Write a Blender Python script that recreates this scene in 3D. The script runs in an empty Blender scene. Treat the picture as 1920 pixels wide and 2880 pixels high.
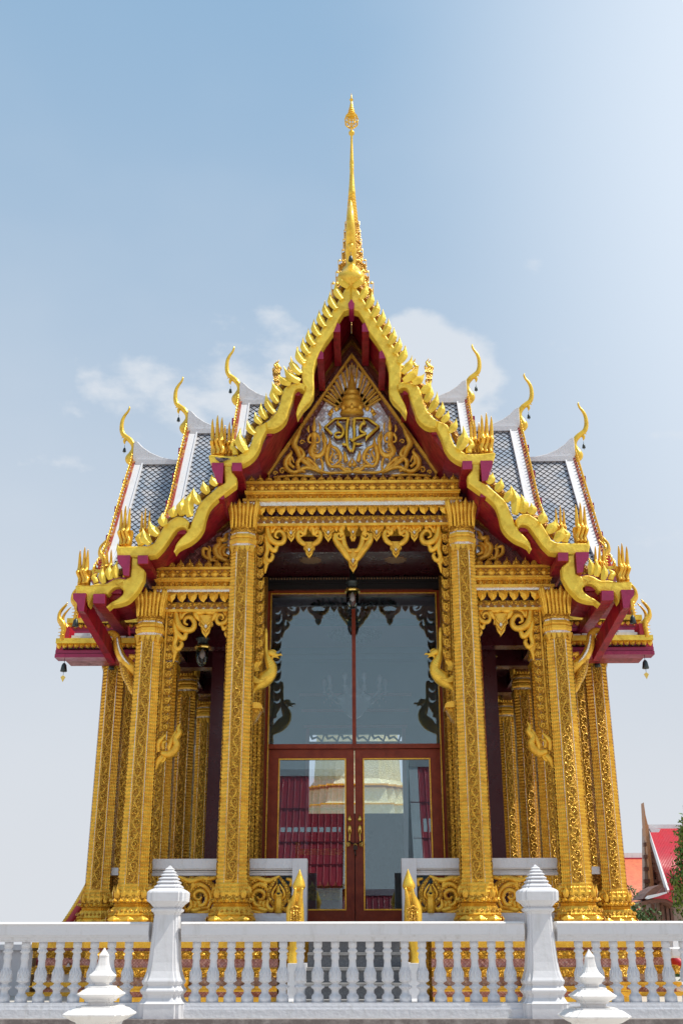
import bpy, bmesh, math, random
from math import sin, cos, pi, radians, sqrt
from mathutils import Vector, Matrix
from mathutils.geometry import tessellate_polygon
random.seed(7)
EYE=1.6
scene=bpy.context.scene
col=scene.collection
# ---------------------------------------------------------------- camera
CX,PITCH,YAW,ROLL,F=0.0818,0.37499,0.016352,-0.0013634,3099.55
cd=bpy.data.cameras.new('camera'); cam=bpy.data.objects.new('camera',cd); col.objects.link(cam)
cam.location=(CX,0,EYE)
cd.sensor_fit='VERTICAL'; cd.sensor_height=36; cd.sensor_width=24; cd.lens=F/2880*36
cd.clip_start=.05; cd.clip_end=3000
cam.matrix_world=Matrix.Translation((CX,0,EYE))@Matrix.Rotation(YAW,4,'Z')@Matrix.Rotation(pi/2+PITCH,4,'X')@Matrix.Rotation(ROLL,4,'Z')
scene.camera=cam
def ray(px,py):
    a=px-960; b=1440-py
    x=(a*cos(ROLL)+b*sin(ROLL))/F; u=(-a*sin(ROLL)+b*cos(ROLL))/F
    yr=cos(PITCH)-u*sin(PITCH); z=sin(PITCH)+u*cos(PITCH)
    return x*cos(YAW)-yr*sin(YAW), x*sin(YAW)+yr*cos(YAW), z
def U(px,py,Y):
    x,y,z=ray(px,py); t=Y/y
    return (CX+x*t, z*t+EYE)
def UX(px,py,X):
    x,y,z=ray(px,py); t=(X-CX)/x
    return (y*t, z*t+EYE)
def crop(x0,y0,w,n=1568.0):
    k=w/n
    return lambda x,y:(x0+x*k,y0+y*k)
c1=crop(700,220,600); c2=crop(640,900,700); c3=crop(140,940,600); c4=crop(120,1350,600)
c5=crop(640,1300,700); c6=crop(640,1850,700); c7=crop(180,1850,560); c8=crop(0,2350,960)
r1=crop(960,2350,960); r2=crop(1220,900,680); r3=crop(1240,1380,640); b6=crop(1700,2200,220,1294.)
f7=crop(0,2550,400); cm=crop(840,1040,320); cs=crop(640,1760,200); c5b=crop(860,220,280,1098.)
def T(fn,pts,Y): return [U(*fn(x,y),Y) for x,y in pts]
# ---------------------------------------------------------------- materials
def nd(nt,t,**k):
    n=nt.nodes.new(t)
    for a,b in k.items(): setattr(n,a,b)
    return n
def mat(name,base,metal=0,rough=.5,bump=None,var=None,coat=0,spec=.5,vor=None,streak=False):
    m=bpy.data.materials.new(name); m.use_nodes=True; nt=m.node_tree; p=nt.nodes['Principled BSDF']
    p.inputs['Base Color'].default_value=(*base,1); p.inputs['Metallic'].default_value=metal
    p.inputs['Roughness'].default_value=rough; p.inputs['Coat Weight'].default_value=coat
    p.inputs['Coat Roughness'].default_value=.12
    p.inputs['Specular IOR Level'].default_value=spec
    tc=nd(nt,'ShaderNodeTexCoord'); L=nt.links.new
    last=None
    if var:
        c_,sc,lo,hi=var
        n=nd(nt,'ShaderNodeTexNoise'); n.inputs['Scale'].default_value=sc; n.inputs['Detail'].default_value=6; n.inputs['Roughness'].default_value=.65
        if streak:
            mp=nd(nt,'ShaderNodeMapping'); mp.inputs['Scale'].default_value=(2.2,2.2,.5); L(tc.outputs['Object'],mp.inputs['Vector']); L(mp.outputs[0],n.inputs['Vector'])
        else: L(tc.outputs['Object'],n.inputs['Vector'])
        r=nd(nt,'ShaderNodeMapRange'); r.inputs['From Min'].default_value=lo; r.inputs['From Max'].default_value=hi
        L(n.outputs['Fac'],r.inputs['Value'])
        mx=nd(nt,'ShaderNodeMix',data_type='RGBA'); mx.inputs['A'].default_value=(*base,1); mx.inputs['B'].default_value=(*c_,1)
        L(r.outputs['Result'],mx.inputs['Factor']); L(mx.outputs['Result'],p.inputs['Base Color']); last=mx
        r2_=nd(nt,'ShaderNodeMapRange'); r2_.inputs['From Min'].default_value=.3; r2_.inputs['From Max'].default_value=.7
        r2_.inputs['To Min'].default_value=max(.03,rough-.1); r2_.inputs['To Max'].default_value=min(1,rough+.12)
        L(n.outputs['Fac'],r2_.inputs['Value']); L(r2_.outputs['Result'],p.inputs['Roughness'])
    h=None
    if bump:
        sc,dist=bump
        n=nd(nt,'ShaderNodeTexNoise'); n.inputs['Scale'].default_value=sc; n.inputs['Detail'].default_value=5
        L(tc.outputs['Object'],n.inputs['Vector'])
        b=nd(nt,'ShaderNodeBump'); b.inputs['Distance'].default_value=dist; b.inputs['Strength'].default_value=1
        L(n.outputs['Fac'],b.inputs['Height']); L(b.outputs['Normal'],p.inputs['Normal']); h=b
    if vor:   # carved relief: cells with darker lacquer in the grooves
        sc,dist,groove=vor
        dn=nd(nt,'ShaderNodeTexNoise'); dn.inputs['Scale'].default_value=sc*.45; dn.inputs['Detail'].default_value=2
        L(tc.outputs['Object'],dn.inputs['Vector'])
        ad=nd(nt,'ShaderNodeVectorMath',operation='MULTIPLY_ADD'); ad.inputs[1].default_value=(.10,.10,.10); 
        L(dn.outputs['Color'],ad.inputs[0]); L(tc.outputs['Object'],ad.inputs[2])
        v=nd(nt,'ShaderNodeTexVoronoi',feature='DISTANCE_TO_EDGE'); v.inputs['Scale'].default_value=sc
        L(ad.outputs[0],v.inputs['Vector'])
        rr=nd(nt,'ShaderNodeMapRange'); rr.inputs['From Min'].default_value=.0; rr.inputs['From Max'].default_value=.16
        L(v.outputs['Distance'],rr.inputs['Value'])
        b=nd(nt,'ShaderNodeBump'); b.inputs['Distance'].default_value=dist; b.inputs['Strength'].default_value=1
        L(rr.outputs['Result'],b.inputs['Height'])
        if h: L(h.outputs['Normal'],b.inputs['Normal'])
        L(b.outputs['Normal'],p.inputs['Normal'])
        mx=nd(nt,'ShaderNodeMix',data_type='RGBA'); mx.inputs['A'].default_value=(*groove,1)
        if last: L(last.outputs['Result'],mx.inputs['B'])
        else: mx.inputs['B'].default_value=(*base,1)
        L(rr.outputs['Result'],mx.inputs['Factor']); L(mx.outputs['Result'],p.inputs['Base Color'])
    return m
def mosaic(name,ca,cb,scale,rough=.12,metal=.9,mortar=(.25,.22,.2),diamond=True,nv=.4):
    """small mirror tiles set in mortar, each tile a little different in tone"""
    m=bpy.data.materials.new(name); m.use_nodes=True; nt=m.node_tree; p=nt.nodes['Principled BSDF']; L=nt.links.new
    tc=nd(nt,'ShaderNodeTexCoord'); mp=nd(nt,'ShaderNodeMapping'); 
    mp.inputs['Rotation'].default_value=(0,radians(45) if diamond else 0,0); mp.inputs['Scale'].default_value=(scale,scale,scale)
    L(tc.outputs['Object'],mp.inputs['Vector'])
    v=nd(nt,'ShaderNodeTexVoronoi',feature='F1',distance='CHEBYCHEV'); v.inputs['Scale'].default_value=1; v.inputs['Randomness'].default_value=.12
    L(mp.outputs['Vector'],v.inputs['Vector'])
    r=nd(nt,'ShaderNodeMapRange'); r.inputs['From Min'].default_value=.40; r.inputs['From Max'].default_value=.47
    L(v.outputs['Distance'],r.inputs['Value'])
    mx=nd(nt,'ShaderNodeMix',data_type='RGBA'); mx.inputs['A'].default_value=(*ca,1); mx.inputs['B'].default_value=(*cb,1)
    sp=nd(nt,'ShaderNodeSeparateColor'); L(v.outputs['Color'],sp.inputs[0]); L(sp.outputs[0],mx.inputs['Factor'])
    m2=nd(nt,'ShaderNodeMix',data_type='RGBA'); m2.inputs['B'].default_value=(*mortar,1)
    L(mx.outputs['Result'],m2.inputs['A']); L(r.outputs['Result'],m2.inputs['Factor']); L(m2.outputs['Result'],p.inputs['Base Color'])
    p.inputs['Metallic'].default_value=metal; p.inputs['Roughness'].default_value=rough
    nm=nd(nt,'ShaderNodeVectorMath',operation='MULTIPLY_ADD'); nm.inputs[1].default_value=(nv,nv,nv)
    sb=nd(nt,'ShaderNodeVectorMath',operation='SUBTRACT'); sb.inputs[1].default_value=(.5,.5,.5); L(v.outputs['Color'],sb.inputs[0])
    g=nd(nt,'ShaderNodeNewGeometry'); L(sb.outputs[0],nm.inputs[0]); L(g.outputs['Normal'],nm.inputs[2])
    no=nd(nt,'ShaderNodeVectorMath',operation='NORMALIZE'); L(nm.outputs[0],no.inputs[0]); L(no.outputs[0],p.inputs['Normal'])
    return m
MT={}
MT['paint']=mat('yellow_gold_paint',(.92,.66,.07),.18,.42,bump=(14,.014),var=((.66,.42,.03),7,.46,.72))
MT['gold']=mat('carved_gold',(.93,.53,.055),.36,.29,bump=(60,.005),var=((.70,.35,.03),9,.47,.75),vor=(30,.009,(.52,.22,.02)))
MT['goldshade']=mat('shade_lifted_gilding',(.95,.57,.07),.3,.36,bump=(60,.004),var=((.66,.32,.03),14,.42,.72))  # gold copy lightened in its colour to offset dim light under gable roof
MT['goldfine']=mat('fine_carved_gold',(.95,.57,.065),.36,.28,bump=(90,.003),var=((.72,.36,.03),14,.45,.8),vor=(48,.006,(.50,.21,.02)))
MT['goldplain']=mat('gilt_moulding',(.93,.545,.055),.42,.26,bump=(40,.005),var=((.62,.29,.02),8,.44,.74))
MT['goldfig']=mat('gilded_statue',(.92,.58,.06),.42,.3,bump=(30,.004),var=((.6,.33,.03),12,.45,.75))
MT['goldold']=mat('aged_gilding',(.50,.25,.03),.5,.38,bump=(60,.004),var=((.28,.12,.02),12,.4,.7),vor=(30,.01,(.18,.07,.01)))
MT['ground_relief']=mat('relief_ground',(.33,.13,.02),.3,.5,bump=(50,.004),var=((.45,.2,.03),14,.4,.7))
MT['pinkgold']=mat('worn_column_panel',(.82,.46,.06),.35,.4,bump=(60,.006),var=((.50,.20,.06),7,.5,.75),vor=(44,.006,(.46,.20,.02)))
MT['magenta']=mat('magenta_paint',(.34,.018,.085),0,.38,bump=(20,.003),var=((.26,.012,.06),6,.4,.7))
MT['crimson']=mat('crimson_soffit',(.30,.005,.018),0,.42,bump=(15,.003),var=((.15,.006,.012),5,.45,.65),streak=True)
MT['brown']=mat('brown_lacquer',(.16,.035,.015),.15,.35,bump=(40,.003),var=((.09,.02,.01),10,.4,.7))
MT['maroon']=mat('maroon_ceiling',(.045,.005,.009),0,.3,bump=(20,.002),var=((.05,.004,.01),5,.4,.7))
MT['wood']=mat('varnished_hardwood',(.30,.045,.012),0,.38,bump=(25,.002),var=((.19,.025,.008),7,.35,.7),coat=.12,spec=.3)
MT['white']=mat('white_paint',(.67,.67,.69),0,.45,bump=(18,.003),var=((.54,.53,.52),5,.54,.8),streak=True)
MT['whiteold']=mat('weathered_white_paint',(.67,.68,.71),0,.5,bump=(25,.006),var=((.46,.45,.43),6,.55,.85),streak=True)
MT['finial']=mat('white_plaster',(.80,.78,.76),0,.45,bump=(22,.004),var=((.58,.54,.50),6,.52,.8),streak=True)
MT['tile']=mat('glazed_roof_tile',(.30,.34,.40),0,.16,bump=(8,.004),var=((.50,.48,.48),1.6,.47,.58),coat=.8)
MT['tiledark']=mat('tile_gap_and_shadow',(.03,.03,.035),0,.8)
MT['granite']=mat('grey_granite',(.11,.12,.135),0,.4,bump=(120,.001),var=((.2,.21,.22),60,.45,.7))
MT['graniteedge']=mat('granite_nosing',(.34,.33,.32),0,.45,bump=(80,.001),var=((.2,.19,.18),20,.4,.7))
MT['coping']=mat('dark_coping',(.16,.13,.12),0,.6,bump=(50,.003),var=((.34,.30,.28),9,.45,.7))
MT['paving']=mat('light_paving',(.52,.49,.44),0,.7,bump=(20,.004),var=((.46,.42,.38),3,.4,.7))
MT['bronze']=mat('dark_bronze',(.06,.075,.075),.7,.38,bump=(50,.003),var=((.03,.035,.035),20,.4,.7))
MT['brass']=mat('polished_brass',(.9,.62,.15),.9,.2)
MT['iron']=mat('dark_iron_chain',(.06,.04,.03),.7,.45)
MT['silver']=mosaic('silver_mosaic',(.80,.86,.92),(.97,.98,1.0),24,.14,.5,(.45,.48,.50),nv=.08)
MT['silverstrip']=mosaic('mirror_strip',(.84,.80,.68),(.97,.94,.88),60,.2,.6,(.55,.40,.18),nv=.2)
MT['purple']=mosaic('purple_mosaic',(.16,.055,.05),(.30,.13,.12),36,.25,.3,(.08,.03,.03))
MT['pink']=mosaic('pink_mosaic',(.50,.22,.22),(.72,.42,.38),36,.25,.4,(.3,.15,.1))
MT['lattice']=mosaic('lattice_mosaic',(.30,.16,.14),(.55,.40,.36),34,.25,.4,(.42,.24,.08))
MT['redroof']=mat('red_roof_tile',(.52,.02,.035),0,.4,bump=(10,.006),var=((.40,.015,.03),3,.4,.7))
MT['darkred']=mat('dark_red_roof_tile',(.30,.012,.03),0,.4,bump=(10,.006),var=((.2,.01,.02),3,.4,.7))
MT['orange']=mat('orange_roof_tile',(.60,.16,.07),0,.6,bump=(12,.01),var=((.45,.10,.05),4,.4,.7))
MT['taupe']=mat('taupe_panelling',(.36,.25,.20),0,.6,bump=(10,.006),var=((.28,.18,.14),3,.4,.7))
MT['browntim']=mat('brown_timber',(.17,.07,.04),0,.55,bump=(20,.004),var=((.1,.04,.03),6,.4,.7))
MT['timberlit']=mat('gable_timber',(.42,.19,.08),0,.5,bump=(20,.004))
MT['teal']=mat('teal_wall',(.24,.42,.48),0,.5,bump=(20,.002),var=((.28,.45,.50),2,.4,.7))
MT['mauve']=mat('mauve_ceiling',(.80,.56,.60),0,.5,var=((.84,.62,.66),2,.4,.7))
MT['cream']=mat('cream_stucco',(.80,.72,.42),.1,.45,bump=(20,.003),var=((.85,.8,.6),4,.4,.7),vor=(15,.006,(.70,.61,.34)))
MT['pale']=mat('pale_ornament',(.62,.58,.55),.2,.4,bump=(40,.004),vor=(26,.01,(.3,.22,.2)))
MT['dull']=mat('dull_gold_stencil',(.28,.16,.08),.3,.5)
MT['leafd']=mat('dark_foliage',(.035,.085,.02),0,.55,var=((.08,.15,.03),1.5,.4,.65))
MT['leafb']=mat('bright_foliage',(.09,.20,.02),0,.5,var=((.22,.26,.03),1.2,.45,.65))
MT['bark']=mat('bark',(.12,.08,.05),0,.9,bump=(20,.01))
MT['fadedred']=mat('faded_red_edge',(.34,.05,.035),0,.45,var=((.5,.25,.06),9,.5,.6))
MT['red']=mat('red_lacquer',(.45,.015,.03),0,.35)
MT['feather']=mat('grey_brown_feathers',(.13,.09,.09),0,.6,var=((.22,.17,.15),30,.45,.6))
MT['black']=mat('black_paint',(.008,.007,.007),0,.5)
def glassmat(name,tint,refl,rough=.0):
    m=bpy.data.materials.new(name); m.use_nodes=True; nt=m.node_tree; L=nt.links.new
    nt.nodes.remove(nt.nodes['Principled BSDF']); o=nt.nodes['Material Output']
    t=nd(nt,'ShaderNodeBsdfTransparent'); t.inputs[0].default_value=(*tint,1)
    g=nd(nt,'ShaderNodeBsdfGlossy'); g.inputs['Roughness'].default_value=rough; g.inputs['Color'].default_value=(.78,.95,1.0,1)
    f=nd(nt,'ShaderNodeLayerWeight'); f.inputs['Blend'].default_value=refl
    mx=nd(nt,'ShaderNodeMixShader'); L(f.outputs['Fresnel'],mx.inputs[0]); L(t.outputs[0],mx.inputs[1]); L(g.outputs[0],mx.inputs[2]); L(mx.outputs[0],o.inputs['Surface'])
    return m
MT['glass']=glassmat('tinted_glass',(.82,.88,.92),.52)
MT['bulb']=glassmat('clear_glass',(.72,.68,.66),.35,.08)
MT['crystal']=mat('crystal',(.7,.75,.8),.2,.1)
# ---------------------------------------------------------------- mesh builder
def catmull(P,n=4,closed=False):
    out=[]; N=len(P)
    rng=range(N) if closed else range(N-1)
    for i in rng:
        if closed: p0,p1,p2,p3=P[i-1],P[i],P[(i+1)%N],P[(i+2)%N]
        else: p0,p1,p2,p3=P[max(i-1,0)],P[i],P[i+1],P[min(i+2,N-1)]
        for k in range(n):
            t=k/n
            out.append(tuple(.5*((2*b)+(-a+c)*t+(2*a-5*b+4*c-d)*t*t+(-a+3*b-3*c+d)*t**3) for a,b,c,d in zip(p0,p1,p2,p3)))
    if not closed: out.append(tuple(P[-1]))
    return out
class M:
    def __init__(s): s.v=[]; s.f=[]; s.mi=[]; s.sm=[]; s.mats=[]
    def m(s,name):
        if name not in s.mats: s.mats.append(name)
        return s.mats.index(name)
    def add(s,vs,fs,mat,smooth=False):
        o=len(s.v); s.v+=vs; k=s.m(mat)
        for f in fs: s.f.append(tuple(i+o for i in f)); s.mi.append(k); s.sm.append(smooth)
    def box(s,x0,x1,y0,y1,z0,z1,mat):
        vs=[(x,y,z) for z in (z0,z1) for y in (y0,y1) for x in (x0,x1)]
        s.add(vs,[(0,2,3,1),(4,5,7,6),(0,1,5,4),(2,6,7,3),(0,4,6,2),(1,3,7,5)],mat)
    def prism(s,poly,y0,y1,mat,axis='Y',bev=0,side=None):
        """poly in (X,Z) extruded along Y (or (Y,Z) along X, (X,Y) along Z)"""
        n=len(poly)
        area=sum(poly[i][0]*poly[(i+1)%n][1]-poly[(i+1)%n][0]*poly[i][1] for i in range(n))
        if area<0: poly=poly[::-1]
        def w(p,q,y):
            return (p,y,q) if axis=='Y' else ((y,p,q) if axis=='X' else (p,q,y))
        tris=tessellate_polygon([[Vector((p[0],p[1],0)) for p in poly]])
        if bev:
            inn=[]
            for i in range(n):
                a=Vector(poly[i-1]); b=Vector(poly[i]); c=Vector(poly[(i+1)%n])
                t=(c-a); 
                t=t.normalized() if t.length>1e-9 else Vector((1,0))
                nn=Vector((-t.y,t.x)); q=b+nn*bev; inn.append((q.x,q.y))
            vs=[w(*p,y0) for p in inn]+[w(*p,y0+bev) for p in poly]+[w(*p,y1) for p in poly]
            fs=[tuple(t) for t in tris]
            for i in range(n):
                j=(i+1)%n; fs.append((i,j,n+j,n+i)); fs.append((n+i,n+j,2*n+j,2*n+i))
            fs+=[tuple(2*n+k for k in t[::-1]) for t in tris]
            s.add(vs,fs,mat)
        else:
            vs=[w(*p,y0) for p in poly]+[w(*p,y1) for p in poly]
            fs=[tuple(t) for t in tris]+[tuple(n+k for k in t[::-1]) for t in tris]
            s.add(vs,fs,mat)
            s.add([w(*p,y0) for p in poly]+[w(*p,y1) for p in poly],[(i,(i+1)%n,n+(i+1)%n,n+i) for i in range(n)],side or mat)
    def pt(s,path,rad,Y,mat,n=6,fy=1.0,close=True,smo=True,ph=.2):
        """tube along a path lying in an XZ plane at depth Y"""
        N=len(path); 
        if not hasattr(rad,'__len__'): rad=[rad]*N
        vs=[];fs=[]
        for i,(x,z) in enumerate(path):
            a=path[max(i-1,0)]; b=path[min(i+1,N-1)]
            t=Vector((b[0]-a[0],b[1]-a[1])); t=t.normalized() if t.length>1e-9 else Vector((1,0))
            px,pz=-t.y,t.x; r=rad[i]
            yy=Y[i] if hasattr(Y,'__len__') else Y
            for k in range(n):
                A=2*pi*k/n+ph; vs.append((x+px*r*cos(A),yy+fy*r*sin(A),z+pz*r*cos(A)))
        for i in range(N-1):
            for k in range(n):
                k2=(k+1)%n; fs.append((i*n+k,i*n+k2,(i+1)*n+k2,(i+1)*n+k))
        if close: fs.append(tuple(range(n))[::-1]); fs.append(tuple((N-1)*n+k for k in range(n)))
        s.add(vs,fs,mat,smo)
    def tube(s,path,rad,mat,n=8,flat=1.0):
        N=len(path); P=[Vector(p) for p in path]
        if not hasattr(rad,'__len__'): rad=[rad]*N
        vs=[];fs=[]; up=None
        for i in range(N):
            t=(P[min(i+1,N-1)]-P[max(i-1,0)]).normalized()
            if up is None: up=Vector((0,1,0)) if abs(t.y)<.8 else Vector((1,0,0))
            a=(up-t*up.dot(t)).normalized(); b=t.cross(a); up=a
            for k in range(n):
                A=2*pi*k/n; q=P[i]+a*(rad[i]*flat*cos(A))+b*(rad[i]*sin(A)); vs.append(tuple(q))
        for i in range(N-1):
            for k in range(n):
                k2=(k+1)%n; fs.append((i*n+k,i*n+k2,(i+1)*n+k2,(i+1)*n+k))
        fs.append(tuple(range(n))[::-1]); fs.append(tuple((N-1)*n+k for k in range(n)))
        s.add(vs,fs,mat,True)
    def loft(s,sec,levels,mat,c=(0,0),smooth=False,matf=None):
        """sec: unit cross-section [(x,y)], levels: [(z,scale)] or (z,scale,dx,dy)"""
        n=len(sec); vs=[]
        for l in levels:
            z,k=l[0],l[1]; dx,dy=(l[2],l[3]) if len(l)>2 else (0,0)
            vs+=[(c[0]+dx+x*k,c[1]+dy+y*k,z) for x,y in sec]
        fs=[]
        for i in range(len(levels)-1):
            for k in range(n):
                k2=(k+1)%n; fs.append((i*n+k,i*n+k2,(i+1)*n+k2,(i+1)*n+k))
        fs.append(tuple(range(n))[::-1]); fs.append(tuple((len(levels)-1)*n+k for k in range(n)))
        s.add(vs,fs,mat,smooth)
    def xf(s,M4):
        s.v=[tuple(M4@Vector(v)) for v in s.v]; return s
    def build(s,name,parent=None,loc=None,mat=None):
        me=bpy.data.meshes.new(name); me.from_pydata(s.v,[],s.f); 
        for k in s.mats: me.materials.append(MT[k])
        me.polygons.foreach_set('material_index',s.mi); me.polygons.foreach_set('use_smooth',s.sm)
        bm=bmesh.new(); bm.from_mesh(me); bmesh.ops.recalc_face_normals(bm,faces=bm.faces); bm.to_mesh(me); bm.free()
        me.update()
        o=bpy.data.objects.new(name,me); col.objects.link(o)
        if parent is not None: o.parent=parent
        if loc: o.location=loc
        return o
def empty(name,loc=(0,0,0)):
    o=bpy.data.objects.new(name,None); o.location=loc; o.empty_display_size=.2; col.objects.link(o); return o
def tag(o,label=None,cat=None,group=None,kind=None):
    for k,v in (('label',label),('category',cat),('group',group),('kind',kind)):
        if v: o[k]=v
    return o
def copy_tree(o,parent=None):
    c=o.copy(); col.objects.link(c)
    if parent is not None: c.parent=parent
    for ch in list(o.children): copy_tree(ch,c)
    return c
def mirror(o,parent=None):
    """mirror-image copy about X=0 (mesh data shared)"""
    c=copy_tree(o,parent if parent is not None else o.parent); c.scale.x*=-1; c.location.x*=-1; return c
def redent():
    q=[(1,.5),(.88,.5),(.88,.64),(.76,.64),(.76,.76),(.64,.76),(.64,.88),(.5,.88),(.5,1)]
    out=[]
    for k in range(4):
        for x,y in q:
            for _ in range(k): x,y=-y,x
            out.append((x,y))
    return out
RED=redent()
def notched(q):
    out=[]
    for k in range(4):
        for x,y in q:
            for _ in range(k): x,y=-y,x
            out.append((x,y))
    return out
POST=notched([(1,.66),(.90,.69),(.90,.84),(.84,.90),(.69,.90),(.66,1)])
SQ=[(1,-1),(1,1),(-1,1),(-1,-1)]
def circ(n): return [(cos(2*pi*k/n+pi/n),sin(2*pi*k/n+pi/n)) for k in range(n)]
def spiral(cx,cz,r,turns,a0,d=1,n=16,rin=.12):
    return [(cx+r*(1-(1-rin)*i/n)*cos(a0+d*turns*2*pi*i/n),cz+r*(1-(1-rin)*i/n)*sin(a0+d*turns*2*pi*i/n)) for i in range(n+1)]
def taper(n,r0,r1): return [r0+(r1-r0)*i/(n-1) for i in range(n)]
def horn(n,r,tip=.05,peak=.3):
    return [r*(max(tip,sin(pi*min(1,(.5*(i/(n-1))/peak) if i/(n-1)<peak else .5+.5*((i/(n-1)-peak)/(1-peak)))))) if i/(n-1)<peak else r*max(tip,(1-(i/(n-1)-peak)/(1-peak))**.8) for i in range(n)]
# ================================================================ PAVILION
PV=empty('temple_pavilion',(0,0,0))
tag(PV,'ornate golden Thai pavilion with tall needle spire, pointed gable and glass double doors','pavilion')
YG=13.6; YC=18.5
def sm(P,n=3): return catmull(P,n)
# ---- bargeboards, traced in the gable plane, real thickness
def board(polys,parent,name='bargeboard',y0=YG,y1=YG+.17,mat='paint'):
    m=M()
    for P in polys:
        P=[(min(p[0],-.001),p[1]) for p in P]; m.prism(P,y0,y1,mat,bev=.018)
    return m.build(name,parent)
A=[c1(758,1497),c1(735,1505),c1(640,1665),c1(530,1850),c1(478,1925),c1(415,2020),c1(393,2080),c1(388,2140),c1(392,2200),c1(402,2262)]
A2=[c2(490,420),c2(486,455),c2(470,490),c2(445,535),c2(433,585),c2(440,610)]
A3=[c2(452,588),c2(478,550),c2(520,508),c2(541,470),c2(547,420),c2(544,360),c2(545,310),c2(556,260),c2(578,205),c2(620,135),c2(668,68),c1(625,1855),c1(660,1770),c1(700,1710),c1(735,1697),c1(752,1700),c1(758,1660)]
A2=[(c2(490,415)),c2(488,450),c2(468,492),c2(444,540),c2(433,585),c2(440,610)]
P1=[U(*p,YG) for p in A+A2+A3]
P2=T(c2,sm([(497,408),(470,394),(440,392),(400,400),(365,420),(345,460),(325,540),(290,600),(243,640)])+sm([(247,682),(290,680),(330,662),(368,620),(388,560),(408,505),(418,462),(428,438),(445,427),(470,430),(488,445)]),YG)
P3=T(c2,sm([(245,641),(182,668),(165,720),(140,790),(100,830),(60,852)]),YG)+T(c3,[(1390,890),(1300,892),(1180,880),(1168,890),(1176,925),(1192,950),(1230,962),(1400,962)],YG)+T(c2,sm([(90,905),(130,885),(170,850),(200,800),(217,745),(247,682)]),YG)
P4=T(c3,[(1283,960),(1280,1000),(1286,1085),(1240,1108),(1190,1152),(1142,1195)],YG)+T(c4,sm([(1165,150),(1140,185),(1120,235),(1095,300),(1080,345),(1064,352),(1056,380),(1010,425),(975,475),(968,527)])+sm([(985,500),(1015,480),(1080,450),(1140,400),(1178,340),(1195,265),(1225,190),(1284,130)]),YG)+T(c3,[(1368,1100),(1374,1050),(1345,1010),(1340,960)],YG)
P5=T(c4,sm([(1075,300),(1040,268),(990,260),(950,280),(900,320),(860,380),(820,452)]),YG)+T(c4,[(780,474),(700,478),(560,480),(546,455),(538,500),(548,552),(620,562),(780,552)],YG)+T(c4,sm([(828,543),(880,490),(930,420),(960,375),(985,350),(1010,338),(1040,340),(1062,360)]),YG)
P6=T(c4,[(650,562),(646,640),(640,700),(600,722)]+sm([(600,722),(560,742),(545,760),(560,770),(588,790),(586,830),(540,868),(495,893),(470,932)])+sm([(500,908),(560,900),(620,878),(660,840),(700,790),(738,720)])+[(742,650),(700,612),(700,566)],YG)
P7=T(c4,sm([(600,720),(560,712),(520,720),(475,745),(455,752)])+[(400,750),(340,765),(250,762),(236,768),(240,828),(308,835),(318,880),(330,918),(348,880),(372,842),(445,832)]+sm([(470,828),(495,798),(522,778),(560,775),(600,800)]),YG)
bb=[]
bb.append(board([P1,P2,P3],PV)); bb.append(board([P4,P5],PV,y0=YG+.012,y1=YG+.18)); bb.append(board([P6,P7],PV,y0=YG+.02,y1=YG+.19))
# ---- leaf crests (bai raka)
def crest(tip,base,w,bend=.12,Y=YG+.085):
    m=M(); tx,tz=tip; bx,bz=base; dx,dz=tx-bx,tz-bz; L=sqrt(dx*dx+dz*dz); px,pz=-dz/L,dx/L
    P=[]; R=[]
    dx*=1.1; dz*=1.1
    for i in range(9):
        t=i/8; k=(bend*L*sin(pi*t)-.04*L*t)*(1 if px<0 else -1)
        P.append((bx+dx*t+px*k,bz+dz*t+pz*k)); R.append(w*1.0*(.62+.44*sin(pi*min(1,t*1.2)))*(1 if t<.5 else max(.04,(1-t)/.5)))
    m.pt(P,R,Y,'paint',n=4,fy=.75,smo=False,ph=0); return m
def leaf(fn,tip,base,w,par,Y=YG-.03,bend=.12):
    a=U(*fn(*tip),Y); b=U(*fn(*base),Y); w=w*fnk[fn]/F*15.2*1.28
    o=crest(a,b,w,bend,Y).build('leaf_crest',par); return o
fnk={c1:600/1568,c2:700/1568,c3:600/1568,c4:600/1568}
for tip,base in (((665,1448),(735,1535)),((640,1512),(690,1625)),((600,1578),(645,1695)),((560,1645),(603,1760)),((520,1712),(560,1826)),((480,1780),(520,1893)),((440,1848),(480,1962)),((400,1915),(443,2028)),((362,1983),(405,2100))):
    leaf(c1,tip,base,22,bb[0])
for tip,base,w in (((440,175),(485,262),19),((402,240),(462,338),20),((360,300),(455,388),22),((325,350),(400,400),21),((285,395),(342,462),21),((285,420),(318,520),19),((245,470),(295,585),18),((212,528),(245,620),18),((175,586),(215,650),17),((125,636),(172,715),17),((82,690),(110,815),18)):
    leaf(c2,tip,base,w,bb[0])
for tip,base,w in (((1398,705),(1440,860),30),):
    leaf(c3,tip,base,w,bb[0])
for tip,base,w in (((1192,1035),(1230,1105),24),((1130,1080),(1165,1165),24),((1058,1140),(1100,1240),26)):
    leaf(c3,tip,base,w,bb[1])
for tip,base,w in (((1105,70),(1085,265),28),((1035,130),(1030,255),27),((965,190),(968,265),26),((880,245),(900,330),25),((790,312),(850,400),26),((738,360),(790,465),26)):
    leaf(c4,tip,base,w,bb[1])
for tip,base,w in (((552,590),(540,715),18),((500,612),(500,725),20),((445,640),(450,755),18)):
    leaf(c4,tip,base,w,bb[2])
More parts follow.
